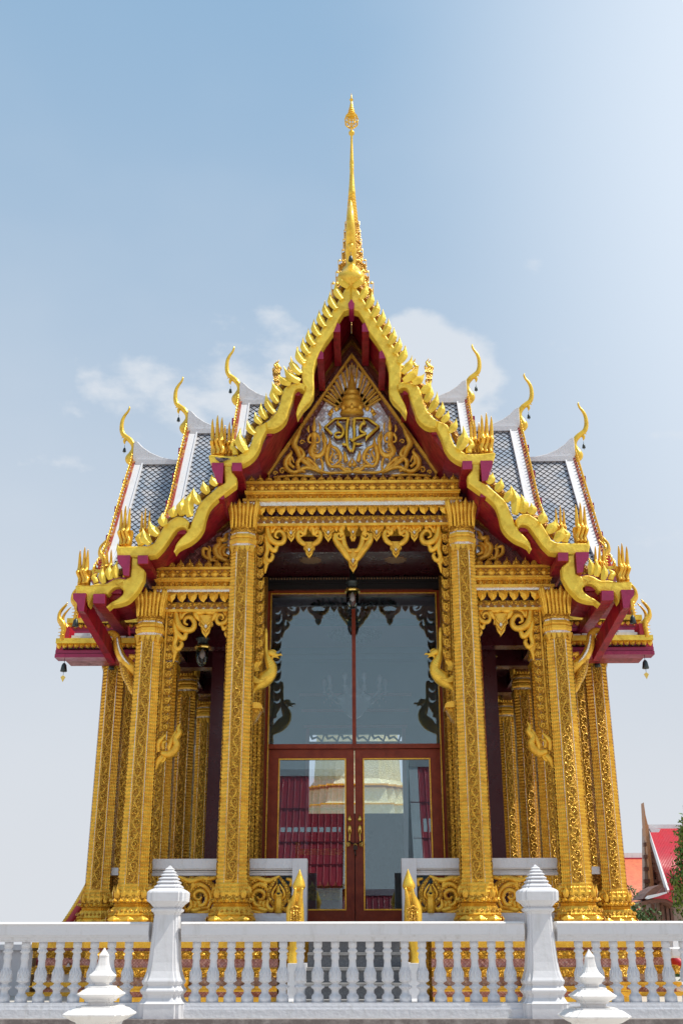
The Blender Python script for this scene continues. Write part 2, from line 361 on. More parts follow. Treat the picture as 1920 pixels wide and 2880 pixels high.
# back rail behind the crests (they stand on it)
def rail(fn,pts,par):
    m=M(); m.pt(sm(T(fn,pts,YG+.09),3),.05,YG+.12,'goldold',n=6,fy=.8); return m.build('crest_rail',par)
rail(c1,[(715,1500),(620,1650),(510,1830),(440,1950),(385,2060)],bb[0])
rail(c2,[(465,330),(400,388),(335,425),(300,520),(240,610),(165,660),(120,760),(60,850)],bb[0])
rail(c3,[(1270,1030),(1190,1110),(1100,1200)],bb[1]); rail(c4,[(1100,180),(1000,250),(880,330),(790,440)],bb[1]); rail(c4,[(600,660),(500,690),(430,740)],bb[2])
# ---- multi-headed naga finials at the ends of the bargeboards
def naga(fn,tips,base,k,par,Y,drop=0,front=True):
    m=M()
    for i,(tx,ty) in enumerate(tips):
        bx=base[0]+ (tx-tips[0][0])*.9; by=base[1]; H=by-ty
        x=lambda a:bx+(tx-bx)*min(1,max(0,a*1.4-.3)) 
        P=[(bx+6*k,by),(bx+14*k,by-.12*H),(bx+2*k,by-.24*H),(bx-2*k,by-.33*H),(bx+4*k,by-.42*H),(x(.55),by-.55*H),(x(.7),by-.75*H),(x(.85),by-.9*H),(tx+3*k,ty)]
        R=[15,15,13,15,19,16,12,8,2]
        Q=catmull(T(fn,P,Y),3); RR=[r[0] for r in catmull([(r*k*fnk[fn]/F*15.3,) for r in R],3)]
        YY=[Y]*len(Q); n=len(Q)
        for q in range(n):
            t=q/(n-1); YY[q]=Y-.06*math.exp(-((t-.38)/.1)**2)+.04*sin(pi*t)-.02*i
        m.pt(Q,RR,YY,'goldplain',n=7)
    # joined breast of the heads
    xs=[t[0] for t in tips]; by=base[1]; H=by-min(t[1] for t in tips)
    b=T(fn,[(base[0]-12*k,by+6*k),(base[0]+(xs[-1]-xs[0])*.9+16*k,by+6*k),(xs[-1]+14*k,by-.40*H),(xs[0]-14*k,by-.42*H)],Y)
    m.prism(b,Y+.03,Y+.12,'goldplain')
    return m.build('naga_finial',par)
naga(c3,[(1197,620),(1235,598),(1270,618)],(1196,882),1,bb[0],YG+.08)
naga(c3,[(1289,665),(1323,648),(1352,668)],(1285,880),.8,bb[0],YG+.16)
naga(c4,[(580,210),(612,186),(645,208)],(566,474),.9,bb[1],YG+.08)
naga(c4,[(730,232),(758,212),(792,235)],(722,440),.7,bb[1],YG+.3)
naga(c4,[(275,510),(312,490),(338,512)],(262,758),.9,bb[2],YG+.08)
naga(c4,[(443,520),(475,500),(508,512)],(440,700),.7,bb[2],YG+.3)
def goose(fn,pts,rad,par,Y):   # the small crest-headed knob beside each finial
    m=M(); Q=catmull(T(fn,pts,Y),3); R=[r[0] for r in catmull([(r*fnk[fn]/F*15.3,) for r in rad],3)]
    m.pt(Q,R,Y,'paint',n=8,fy=.8); return m.build('goose_head_knob',par)
goose(c3,[(1365,885),(1362,850),(1340,832),(1345,810),(1360,785),(1352,770)],[24,22,20,16,9,2],bb[0],YG+.06)
goose(c4,[(725,475),(715,440),(700,425),(712,405),(728,385),(738,362)],[24,24,20,16,9,2],bb[1],YG+.06)
goose(c4,[(395,752),(385,725),(372,712),(385,695),(400,685),(405,678)],[20,20,17,12,7,2],bb[2],YG+.06)
# ---- roof slabs of the front wing with red soffits
slA=[c1(752,1545),c1(620,1780),c2(500,260),c2(430,400),c2(330,560),c2(190,790),c3(1230,935)]
slB=[c3(1345,985),c3(1300,1120),c4(1150,230),c4(1010,320),c4(860,480),c4(560,540)]
slC=[c4(690,640),c4(620,760),c4(500,800),c4(240,815)]
roofL=[]
def slab(pts,y0,y1,th=.07):
    if y1>16: y0=14.9
    P=sm([U(*p,YG) for p in pts],2)
    m=M(); Q=[(x,z+.02) for x,z in P]; low=[(x+.0,z-th) for x,z in P]
    for i in range(len(P)-1):
        a,b=Q[i],Q[i+1]; c_,d=low[i+1],low[i]
        m.add([(a[0],y0,a[1]),(b[0],y0,b[1]),(b[0],y1,b[1]),(a[0],y1,a[1])],[(0,1,2,3)],'tile')
        m.add([(d[0],y0,d[1]),(c_[0],y0,c_[1]),(c_[0],y1,c_[1]),(d[0],y1,d[1])],[(3,2,1,0)],'crimson')
        m.add([(a[0],y0,a[1]),(b[0],y0,b[1]),(c_[0],y0,c_[1]),(d[0],y0,d[1])],[(0,1,2,3)],'crimson')
    return m.build('roof_slope',PV),P
for pts,y1 in ((slA,14.9),(slA[:4],16.9),(slB,15.0),(slC,14.8)):
    o,P=slab(pts,YG+.19,y1); roofL.append((o,P))
# ---- purlin beams with magenta ends
def beam(fn,poly,y0,y1,name='purlin',side='crimson'):
    m=M(); m.prism(T(fn,poly,y0),y0,y1,'magenta',side=side); return m.build(name,PV)
beams=[]
def hexa(cx,cy,w,h): return [(cx-w/2,cy+h*.5),(cx-w/2,cy-h*.25),(cx-w*.2,cy-h*.5),(cx+w*.2,cy-h*.5),(cx+w/2,cy-h*.25),(cx+w/2,cy+h*.5)]
beams.append(beam(c1,hexa(648,1832,52,66),YG+.03,14.62)); beams.append(beam(c2,hexa(585,220,42,50),YG+.03,14.6))
beams.append(beam(c2,hexa(437,450,42,50),YG+.12,14.6)); beams.append(beam(c2,hexa(258,706,46,44),YG+.16,14.6))
beams.append(beam(c3,[(1190,942),(1280,942),(1268,1092),(1222,1086),(1216,1030),(1192,985)],YG-.05,YG+.5))
beams.append(beam(c3,[(1340,942),(1411,942),(1411,1004),(1340,1002)],YG-.05,15.0))
beams.append(beam(c3,hexa(1255,1183,52,54),YG+.06,14.6)); beams.append(beam(c4,hexa(1022,368,64,50),YG+.14,14.5))
beams.append(beam(c4,[(548,548),(645,548),(634,700),(592,694),(586,640),(550,592)],YG-.05,YG+.5))
beams.append(beam(c4,[(698,550),(772,550),(774,610),(700,610)],YG-.05,15.6)); beams.append(beam(c4,hexa(540,802,78,56),YG+.14,14.8))
beams.append(beam(c4,[(222,827),(318,826),(302,960),(262,956),(250,900),(224,868)],YG-.05,YG+.1))
def rafter(pa,ya,pb,yb,w,h):
    a=U(*pa,ya); b=U(*pb,yb); m=M(); vs=[(a[0]+i*w,ya,a[1]+j*h) for j in (-1,1) for i in (-1,1)]+[(b[0]+i*w,yb,b[1]+j*h) for j in (-1,1) for i in (-1,1)]
    m.add(vs,[(0,1,3,2),(4,6,7,5),(0,4,5,1),(2,3,7,6),(0,2,6,4),(1,5,7,3)],'crimson'); return m.build('corner_rafter',PV)
beams.append(rafter(c4(282,890),YG+.08,c4(512,1285),14.6,.05,.11))
beams.append(beam(c4,[(372,832),(458,832),(458,903),(370,900)],YG-.05,15.4))
left=[o for o in bb]+[o for o,_ in roofL]+beams
for o in left: mirror(o)
m=M(); m.prism(T(c1,[(757,1622),(778,1655),(775,1690),(757,1702),(738,1690),(732,1655)],YG-.04),YG-.04,YG+.3,'magenta'); m.build('apex_pendant',PV)
# ---- main tympanum: dark plate, frame, mosaic ground
YT=14.6
tp=M()
ap=U(*c2(785,120),YT); bl=U(*c2(95,1000),YT); 
tp.prism([(-1.85,bl[1]-.1),(1.85,bl[1]-.1),(1.0,7.9+EYE-.55),(.0,8.72+EYE),(-1.0,7.9+EYE-.55)],YT+.1,YT+.2,'brown')
tp.build('gable_backing',PV)
w0=U(*c2(250,985),YT); w1=U(*c2(785,235),YT)
m=M(); X0=-w0[0]
m.prism([(-X0,w0[1]),(X0,w0[1]),(0,w1[1]+.25)],YT+.05,YT+.1,'purple')
pz=T(c2,[(440,970),(480,880),(540,780),(540,640),(620,510),(700,350),(785,270)],YT)
m.prism([(x,z) for x,z in pz]+[(-x,z) for x,z in pz[::-1]][1:],YT+.03,YT+.06,'silver')
m.build('mosaic_ground',PV)
def frame(px0,px1,w,y,mat,name='gable_frame'):
    m=M(); a=U(*px0,y); b=U(*px1,y)
    for s in (1,-1):
        d=Vector((b[0]-a[0],b[1]-a[1])).normalized(); n=Vector((-d.y,d.x))
        if n.y<0: n=-n
        q=[(a[0],a[1]),(b[0],b[1]),(b[0],b[1]+w*1.3),(a[0]+n.x*w,a[1]+n.y*w)]
        m.prism([(x*s,z) for x,z in q],y,y+.06,mat)
    return m.build(name,PV)
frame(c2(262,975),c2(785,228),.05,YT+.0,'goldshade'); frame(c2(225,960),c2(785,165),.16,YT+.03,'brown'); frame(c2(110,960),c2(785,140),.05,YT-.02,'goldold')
# sun rays
m=M()
cx,cy=785,600
def rayb(ang,r0,r1,w,mat='goldold',y=YT-.02,zig=False):
    ca,sa=cos(ang),sin(ang)
    pts=[(cx+ca*r0-sa*w/2,cy-sa*r0-ca*w/2),(cx+ca*r0+sa*w/2,cy-sa*r0+ca*w/2),(cx+ca*r1+sa*w/2,cy-sa*r1+ca*w/2),(cx+ca*r1-sa*w/2,cy-sa*r1-ca*w/2)]
    m.prism(T(c2,pts,y),y,y+.045,mat)
import itertools
for k in range(-9,10):
    a=pi/2+k*radians(6.6)
    lim=330 if abs(k)<2 else 330-abs(k)*9
    # stop at the gable frame
    rlim=min(lim, 370*sin(radians(34.5))/max(.05,sin(radians(34.5)+abs(a-pi/2))) )
    rayb(a,95,rlim,8,'goldshade')
    if k%2==0 and abs(k)>0:
        rayb(a+.035,110,rlim*.62,8,'goldshade'); rayb(a-.035,rlim*.5,rlim-8,8,'goldshade'); rayb(a,rlim*.50,rlim*.62,18,'goldshade')
for k in (-3,-2,-1,1,2,3): rayb(pi/2+k*.045,250,340-abs(k)*22,5,'goldshade')
m.build('sun_rays',PV)
# crown
m=M(); cx0,_=U(*c2(785,500),YT); 
prof=[(606,0),(604,78),(596,74),(585,60),(575,66),(560,74),(545,70),(535,64),(528,60),(518,64),(505,62),(500,48),(488,44),(478,50),(468,46),(460,38),(445,30),(430,24),(405,20),(385,14),(365,9),(340,5),(310,2)]
lv=[(U(785,900+.44643*y,YT)[1] if 0 else U(*c2(785,y),YT)[1], max(.002,r*.44643/F*16.2)) for y,r in prof]
m.loft(circ(16),lv,'goldshade',c=(0,YT-.06),smooth=True)
for k in range(9):
    a=pi+pi*k/8; x=cx0+.33*cos(a); m.tube([(.30*cos(a),YT-.06+.30*sin(a)*.7,lv[1][0]-.02),(.33*cos(a),YT-.06+.34*sin(a)*.7,lv[1][0]-.0),(.30*cos(a),YT-.06+.3*sin(a)*.7,lv[1][0]+.07)],[.03,.035,.006],'goldshade',6)
m.build('crown_emblem',PV)
# royal cypher
m=M()
def stroke(pts,w=13,smooth=0,rr=None):
    P=T(cm,pts,YT-.08); 
    if smooth: P=catmull(P,smooth)
    k=.20408/F*16.3
    R=[w*k]*len(P) if rr is None else [r[0]*k for r in (catmull([(r,) for r in rr],smooth) if smooth else [(r,) for r in rr])]
    m.pt([(x,z-.006) for x,z in P],[r_*1.55 for r_ in R],YT-.03,'brown',n=6,fy=.6); m.pt(P,[r_*1.15 for r_ in R],YT-.08,'paint',n=6,fy=1.3)  # thicker brown tube behind paints a dark shadow outline around each stroke
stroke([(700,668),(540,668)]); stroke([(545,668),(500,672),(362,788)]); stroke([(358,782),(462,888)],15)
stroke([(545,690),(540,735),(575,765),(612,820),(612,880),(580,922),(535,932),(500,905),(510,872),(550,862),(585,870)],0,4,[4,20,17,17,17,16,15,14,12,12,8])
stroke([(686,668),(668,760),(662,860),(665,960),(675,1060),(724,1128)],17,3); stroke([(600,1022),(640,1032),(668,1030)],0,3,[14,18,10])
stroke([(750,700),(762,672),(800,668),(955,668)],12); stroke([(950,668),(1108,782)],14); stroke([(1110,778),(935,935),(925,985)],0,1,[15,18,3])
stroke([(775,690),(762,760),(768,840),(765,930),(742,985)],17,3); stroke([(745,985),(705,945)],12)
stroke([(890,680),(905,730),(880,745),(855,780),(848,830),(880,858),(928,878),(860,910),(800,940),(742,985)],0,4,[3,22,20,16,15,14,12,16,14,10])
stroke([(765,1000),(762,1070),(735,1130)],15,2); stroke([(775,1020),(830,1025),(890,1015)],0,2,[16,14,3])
m.build('royal_cypher',PV)
# praying deities and scrollwork
def deity(cxp,par):
    m=M(); k=.20408/F*16.3; Y=YT-.09
    def L(pts,R,n=8,fy=.9,mat='goldshade',y=Y):
        P=catmull([U(*cm(cxp+a,b),y) for a,b in pts],3); RR=[r[0]*k for r in catmull([(r,) for r in R],3)]
        m.pt(P,RR,y,mat,n=n,fy=fy)
    L([(0,1060),(0,1000),(2,950),(5,900),(5,875),(3,860),(3,850)],[46,34,36,48,46,20,14])          # torso
    L([(3,850),(3,830),(4,800),(4,775),(6,740),(8,700),(12,640)],[14,26,30,28,20,10,2])            # head and tall crown
    for s in (-1,1):
        L([(s*40,885),(s*72,930),(s*78,975),(s*60,1000),(s*28,1000),(s*8,985)],[20,19,16,15,12,9],6,1.0)
    for q in range(5): L([(6+q*3-6,1000),(5+q*3-6,975),(4+q*2-4,955-abs(q-2)*4)],[4,4,2],5,1,y=Y-.04)
    L([(-65,760),(-80,820),(-60,870)],[3,20,3]); L([(70,720),(88,790),(80,860)],[3,16,3])
    L([(0,1050),(-30,1110),(-10,1170),(50,1190),(110,1160),(140,1090),(150,1020),(120,960),(110,890)],[40,50,46,40,34,28,22,14,3])
    m.pt([U(*cm(cxp+20+x,1110+y),Y-.03) for x,y in spiral(0,0,42,1.4,0)],taper(17,9*k,4*k),Y-.05,'goldshade',n=5)
    L([(0,1200),(10,1230),(15,1270)],[30,18,3])
    return m.build('praying_deity',par)
dl=deity(210,PV); mirror(dl)
def scrolls(name,fn,items,Y,par,mat='goldshade',dep=1.2):
    """items: ('s',cx,cy,r,turns,a0,dir,w) spirals, ('l',pts,widths) curling leaves, pixel units of the crop"""
    m=M(); kk=fnk2[fn]/F*(Y+1.6)
    for it in items:
        if it[0]=='s':
            _,x,y,r,tn,a0,d,w=it; P=T(fn,[(x+(a-0),y-(b)) for a,b in spiral(0,0,r,tn,a0,d,n=int(14*tn)+4)],Y)
            m.pt(P,taper(len(P),w*kk,w*kk*.55),Y,mat,n=6,fy=dep)
        else:
            _,pts,R=it; P=catmull(T(fn,pts,Y),4); RR=[r[0]*kk for r in catmull([(r,) for r in R],4)]
            m.pt(P,RR,Y,mat,n=6,fy=dep)
    return m.build(name,par)
fnk2={c1:600/1568,c2:700/1568,c3:600/1568,c4:600/1568,c5:700/1568,c6:700/1568,c7:560/1568,c8:960/1568,cm:320/1568,cs:200/1568}
ms=crop(680,1480,320); ps=crop(420,2380,440); s5=crop(480,1680,200); fnk2[ms]=320/1568; fnk2[ps]=440/1568; fnk2[s5]=200/1568
it=[('l',[(735,1400),(640,1390),(560,1330),(440,1330),(390,1230),(400,1100),(430,1010),(425,930)],[16,22,24,24,30,34,24,3]),
('l',[(470,1330),(560,1260),(575,1180),(520,1090),(455,1050),(430,960)],[16,22,30,26,20,3]),
('s',520,1200,44,1.3,0,1,11),('l',[(480,1290),(430,1240),(470,1150),(450,1090)],[12,18,18,5]),
('l',[(740,1410),(560,1420),(380,1420),(250,1370),(140,1290),(60,1230),(10,1180)],[18,20,22,24,22,14,3]),
('l',[(320,1390),(330,1300),(300,1200),(320,1180)],[16,20,14,3]),('l',[(250,1380),(180,1330),(120,1240),(90,1200)],[16,22,18,3]),
('s',600,1320,36,1.4,2,1,12),('l',[(660,1270),(640,1200),(635,1150),(625,1120)],[28,30,20,3]),('s',655,1240,22,1.2,0,-1,8),
('l',[(735,1320),(700,1300),(735,1220)],[26,30,4]),('l',[(720,1380),(660,1360),(600,1370),(560,1340)],[14,20,18,8]),
('l',[(350,1050),(370,980),(345,900),(320,830)],[22,28,22,3]),('s',345,940,24,1.2,1,1,9),
('l',[(90,1410),(40,1390),(10,1400)],[22,20,10])]
s1=scrolls('flame_scrollwork',cm,it,YT-.05,PV); mirror(s1)
it=[('l',[(560,950),(470,880),(440,820),(420,780),(445,720),(470,660)],[10,16,18,20,16,2]),('l',[(600,965),(500,930),(420,960),(370,930),(370,880),(400,840),(395,815)],[10,13,14,16,18,12,2]),
('l',[(460,960),(440,900),(480,850),(450,800)],[12,15,14,8]),('s',470,770,16,1.2,0,1,5),('s',345,950,22,1.3,0,1,7),('s',300,965,14,1.2,0,1,6),
('l',[(420,930),(390,900),(400,860),(420,900)],[10,12,10,4]),('l',[(540,985),(440,980),(350,985),(290,990)],[9,9,9,7]),('l',[(590,960),(540,900),(500,870),(480,880)],[8,12,10,3])]
s2=scrolls('flame_scrollwork',c2,it,YT-.04,PV); mirror(s2)
# ---------------------------------------------------------------- cornices
def studs(m,x0,x1,z0,z1,y,n,mat,shape='leafdown',dep=.05,w=.9):
    dx=(x1-x0)/n
    for i in range(n):
        c=x0+dx*(i+.5); h=z1-z0; hw=dx*w/2
        if shape=='leafdown': P=[(-1,1),(-.95,.75),(-.9,.5),(-.45,.18),(.25,0),(.5,.25),(.9,.5),(.95,.75),(1,1)]
        elif shape=='bud': P=[(-.6,0),(-.95,.25),(-.7,.5),(-.25,.65),(0,1),(.25,.65),(.7,.5),(.95,.25),(.6,0)]
        elif shape=='diamond': P=[(-1,.5),(-.4,.15),(0,0),(.4,.15),(1,.5),(.4,.85),(0,1),(-.4,.85)]
        elif shape=='tri': P=[(-1,0),(1,0),(0,1)]
        elif shape=='tooth': P=[(-.8,1),(-.3,.1),(.5,0),(.7,.7),(.9,1)]
        pts=[(c+hw*a,z0+h*b) for a,b in P]; k=len(pts)
        cx_=c; cz=z0+h*.5
        vs=[(px,y,pz) for px,pz in pts]+[(cx_,y-dep,cz+ (h*.1 if shape=='leafdown' else -h*.1 if shape=='bud' else 0))]
        m.add(vs,[(q,(q+1)%k,k) for q in range(k)],mat,False)
def zc(fn,y,Y,x=785): return U(*fn(x,y),Y)[1]
YF=14.2
def cornice(name,x0,x1,zs,y0,y1,nscale=1.0):
    """zs: heights from the bud row down to the lower fillet"""
    b1,b0,f1,f0,g1,g0,s0,t0,l0,l1=zs; m=M(); W=x1-x0
    m.box(x0,x1,y0,y1,f1,b0,'goldplain')
    studs(m,x0,x1,b0,b1,y0+.06,int(W/.122),'gold','bud',.05,.95)
    m.box(x0,x1,y0+.03,y1,f0,f1,'ground_relief')
    studs(m,x0,x1,f0+.005,f1-.005,y0+.025,int(W/.14),'goldplain','diamond',.03,.92)
    n=int(W/.14); dx=W/n
    for i in range(n+1):
        xx=min(max(x0+dx*i,x0+.02),x1-.02)
        for zz in (.28,.72):
            m.box(xx-.016,xx+.016,y0+.0,y0+.03,f0+(f1-f0)*zz-.014,f0+(f1-f0)*zz+.014,'gold')
    m.box(x0-.02,x1+.02,y0-.012,y1,f0-.03,f0,'goldplain'); m.box(x0-.01,x1+.01,y0+.01,y1,f0-.05,f0-.03,'goldplain')
    m.box(x0,x1,y0+.04,y1,g0+.035,f0-.05,'gold')
    studs(m,x0,x1,g0+.045,f0-.055,y0+.045,int(W/.075),'goldplain','tooth',.035,.9)
    m.box(x0-.04,x1+.04,y0-.03,y1,g0,g0+.035,'goldplain')
    m.box(x0-.03,x1+.03,y0+.0,y1,s0,g0,'silverstrip')
    m.box(x0,x1,y0+.03,y1,s0-.025,s0,'gold')
    m.box(x0,x1,y0+.12,y1,l0,s0-.025,'maroon')
    studs(m,x0,x1,t0,s0-.01,y0+.03,int(W/.135),'goldplain','leafdown',.05,.88)
    m.box(x0,x1,y0+.09,y1,l1,l0+.05,'ground_relief')
    studs(m,x0,x1,l0-.03,l0+.05,y0+.085,int(W/.10),'gold','leafdown',.03,.95)
    studs(m,x0,x1,l1,l0-.01,y0+.08,int(W/.10),'silverstrip','tri',.01,.7)
    m.box(x0,x1,y0+.05,y1,l1-.035,l1,'goldplain')
    return m.build(name,PV)
xa=U(*c2(118,1040),YF)[0]; xb=-xa
zs=[zc(c2,y,YF) for y in (958,1010,1026,1072,1085,1140,1166,1222,1240,1270)]
zs2=[U(550,1350+.38265*y,YF)[1] for y in (560,632,650,712,725,797,815,890,905,935)]
cornice('main_cornice',xa,xb,zs,YF,YF+.55)
xl0=U(*c4(832,680),YF)[0]
lc=cornice('porch_cornice',xl0,-1.66,zs2,YF+.02,YF+.45); mirror(lc)
# small side gables over the outer bays
YS=14.5
def sidegable():
    m=M(); q=T(c4,[(890,600),(1412,300),(1412,632),(830,632)],YS); m.prism(q,YS+.06,YS+.12,'purple')
    q=T(c4,[(1320,390),(1400,330),(1400,600),(1330,600)],YS); m.prism(q,YS+.03,YS+.07,'silver')
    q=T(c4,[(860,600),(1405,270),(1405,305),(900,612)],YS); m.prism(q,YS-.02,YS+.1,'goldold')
    q=T(c4,[(780,600),(1405,200),(1405,268),(850,602)],YS); m.prism(q,YS+.0,YS+.1,'brown')
    return m.build('side_gable',PV)
sg=sidegable()
it=[('l',[(1290,600),(1190,560),(1185,500),(1240,520)],[10,14,14,8]),('l',[(1240,600),(1220,540),(1230,500),(1215,480)],[12,16,10,2]),
('l',[(1370,600),(1290,560),(1270,500),(1300,470),(1290,430),(1330,440),(1350,400),(1372,385)],[16,22,24,20,16,18,14,2]),('l',[(1320,580),(1300,520),(1330,480),(1360,470)],[14,16,14,6]),('s',1345,440,16,1.3,0,1,5),
('l',[(1370,560),(1330,540),(1340,500),(1370,490)],[12,14,12,6]),('s',1265,570,16,1.2,0,1,6)]
s3=scrolls('flame_scrollwork',c4,it,YS-.02,PV); s3.parent=sg; mirror(sg)
# ---------------------------------------------------------------- valances (carved lace hanging under the cornices)
YV=14.32
def plate(m,fn,pts,Y,mat='gold',th=.05): m.prism(T(fn,pts,Y),Y,Y+th,mat)
def pend(m,cxp,top,tip,w,fn,Y,jewel=True):
    H=tip-top
    P=[(cxp-w*.5,top),(cxp-w*.5,top+.12*H),(cxp-w*.38,top+.3*H),(cxp-w*.42,top+.42*H),(cxp-w*.24,top+.55*H),(cxp-w*.2,top+.68*H),(cxp-w*.08,top+.82*H),(cxp,tip)]
    P=P+[(2*cxp-a,b) for a,b in P[::-1]][1:]
    plate(m,fn,P,Y,'goldplain')
    k=fnk2[fn]/F*(Y+1.6)
    for f0,f1 in ((.12,.5),(.35,.72),(.55,.95)):
        ww=w*.36*(1-f0*.6)
        Q=[(cxp-ww,top+f0*H),(cxp-ww*.7,top+(f0+f1)/2*H),(cxp,top+f1*H),(cxp+ww*.7,top+(f0+f1)/2*H),(cxp+ww,top+f0*H)]
        m.pt(T(fn,Q,Y-.01),[w*.045*k+.006]*5,Y-.01,'goldplain',n=5)
    if jewel:
        c_=U(*fn(cxp,top+.5*H),Y-.02); r=w*.09*k
        m.prism([(c_[0]-r,c_[1]),(c_[0],c_[1]-r*1.6),(c_[0]+r,c_[1]),(c_[0],c_[1]+r*1.6)],Y-.045,Y,'silverstrip')
m=M(); S=lambda *a:None
def L_(m,fn,pts,R,Y,mat='goldplain',dep=1.0):
    kk=fnk2[fn]/F*(Y+1.6); P=catmull(T(fn,pts,Y),4); RR=[r[0]*kk for r in catmull([(r,) for r in R],4)]; m.pt(P,RR,Y,mat,n=6,fy=dep)
def S_(m,fn,x,y,r,tn,a0,d,w,Y,mat='goldplain'):
    kk=fnk2[fn]/F*(Y+1.6); P=T(fn,[(x+a,y-b) for a,b in spiral(0,0,r,tn,a0,d,n=int(14*tn)+4)],Y); m.pt(P,taper(len(P),w*kk,w*kk*.6),Y,mat,n=6)
plate(m,c5,[(235,378),(1342,378),(1342,398),(235,398)],YV,'goldplain',.06)
xv=U(*c5(300,398),YV); xw=U(*c5(300,440),YV); studs(m,xv[0],-xv[0],xw[1],xv[1],YV,24,'goldplain','leafdown',.03,.8)
for c_,t in ((400,503),(633,503),(937,500),(1175,503)): pend(m,c_,385,t,92,c5,YV)
for c_,t in ((513,605),(1058,605)):
    pend(m,c_,500,t,86,c5,YV)
    for s in (-1,1):
        L_(m,c5,[(c_,385),(c_+s*24,420),(c_+s*30,455),(c_+s*56,432),(c_+s*72,455),(c_+s*62,490),(c_+s*40,510),(c_+s*20,520)],[12,15,13,13,15,17,17,14],YV-.005)
        S_(m,c5,c_+s*48,452,22,1.1,pi/2,-s,8,YV-.01)
        L_(m,c5,[(c_+s*58,385),(c_+s*48,410),(c_+s*28,440)],[10,13,8],YV)
pend(m,789,545,697,104,c5,YV)
for s in (-1,1):
    c_=789
    L_(m,c5,[(c_,390),(c_+s*60,398),(c_+s*75,430),(c_+s*62,462)],[14,17,17,14],YV)
    L_(m,c5,[(c_+s*10,470),(c_+s*6,500)],[12,3],YV)
    S_(m,c5,c_+s*84,462,28,1.2,0 if s<0 else pi,s,11,YV-.01)
    L_(m,c5,[(c_+s*110,450),(c_+s*112,485),(c_+s*90,520),(c_+s*62,555),(c_+s*40,590),(c_+s*15,620)],[13,17,22,23,20,14],YV-.005)
    L_(m,c5,[(c_+s*62,470),(c_+s*55,520),(c_+s*35,555),(c_+s*8,560)],[15,19,18,14],YV)
pend(m,789,385,498,60,c5,YV-.01,True)
def corner(m,fn,ox,oy,k,s,Y):
    """corner bracket of scrolls; ox,oy the top outer corner, s the inward direction"""
    q=lambda pts:[(ox+s*a*k,oy+b*k) for a,b in pts]; kk=k
    L_(m,fn,q([(10,8),(60,14),(110,10),(150,8)]),[12*k,14*k,12*k,8*k],Y)
    L_(m,fn,q([(14,10),(20,70),(40,110),(80,128),(112,120),(122,85),(100,52),(72,56),(64,84),(84,96)]),[12*k,19*k,21*k,19*k,18*k,15*k,13*k,11*k,9*k,6*k],Y-.01)
    L_(m,fn,q([(40,20),(45,60),(62,30),(105,14)]),[8*k,12*k,10*k,7*k],Y)
    L_(m,fn,q([(8,60),(10,120),(35,160),(60,175),(72,150),(90,135)]),[10*k,17*k,17*k,17*k,14*k,6*k],Y)
    L_(m,fn,q([(6,110),(14,170),(4,215),(26,240),(48,210),(36,190)]),[9*k,14*k,15*k,14*k,13*k,5*k],Y-.01)
    L_(m,fn,q([(2,190),(8,250),(2,290),(0,318)]),[9*k,14*k,10*k,2*k],Y)
    L_(m,fn,q([(10,180),(-6,230),(6,262),(24,250)]),[6*k,9*k,9*k,4*k],Y-.01)
corner(m,c5,236,382,1,1,YV); corner(m,c5,1342,382,1,-1,YV)
m.build('carved_valance',PV)
m=M()
plate(m,s5,[(0,225),(1310,225),(1310,262),(0,262)],YV,'goldplain',.06)
pend(m,770,380,890,380,s5,YV)
for s in (-1,1): L_(m,s5,[(770,300),(770+s*120,320),(770+s*230,330),(770+s*190,430),(770+s*130,520)],[60,70,60,60,20],YV)
corner(m,s5,60,240,3.75,1,YV)
corner(m,s5,1325,240,2.6,-1,YV)
vl=m.build('carved_valance',PV); mirror(vl)
# the chains of leaf curls running down beside the columns
def chain(fn,p0,p1,n,w,s,Y):
    m=M(); k=fnk2[fn]/F*(Y+1.6)
    a=U(*fn(*p0),Y); b=U(*fn(*p1),Y); H=(a[1]-b[1])/n; W=w*k
    for i in range(n):
        t=(i+.5)/n; cx_=a[0]+(b[0]-a[0])*t; cz=a[1]+(b[1]-a[1])*t
        P=[(-.5,.5),(-.05,.30),(.30,.38),(.55,.62),(.56,.2),(.48,-.12),(.25,-.38),(-.1,-.48),(-.5,-.42)]
        m.prism([(cx_+s*x*W,cz+z*H*.98) for x,z in P],Y,Y+.05,'gold',bev=.012)
        sp=[(cx_+s*(x*W*.5+.02*W),cz+z*H*.5) for x,z in spiral(0,0,.62,1.3,-1.2,1,n=14)]
        m.pt(sp,taper(len(sp),W*.10,W*.06),Y-.008,'goldplain',n=5)
    m.box(min(a[0],b[0])-s*W*.5-.012,min(a[0],b[0])-s*W*.5+.012,Y-.0,Y+.06,b[1],a[1],'goldplain') if abs(a[0]-b[0])<.03 else None
    return m
ch=chain(ms,(265,-520),(232,1860),15,100,1,YV).build('leaf_curl_chain',PV); mirror(ch)
ch=chain(s5,(40,250),(-150,2950),14,170,1,YV).build('leaf_curl_chain',PV); mirror(ch)
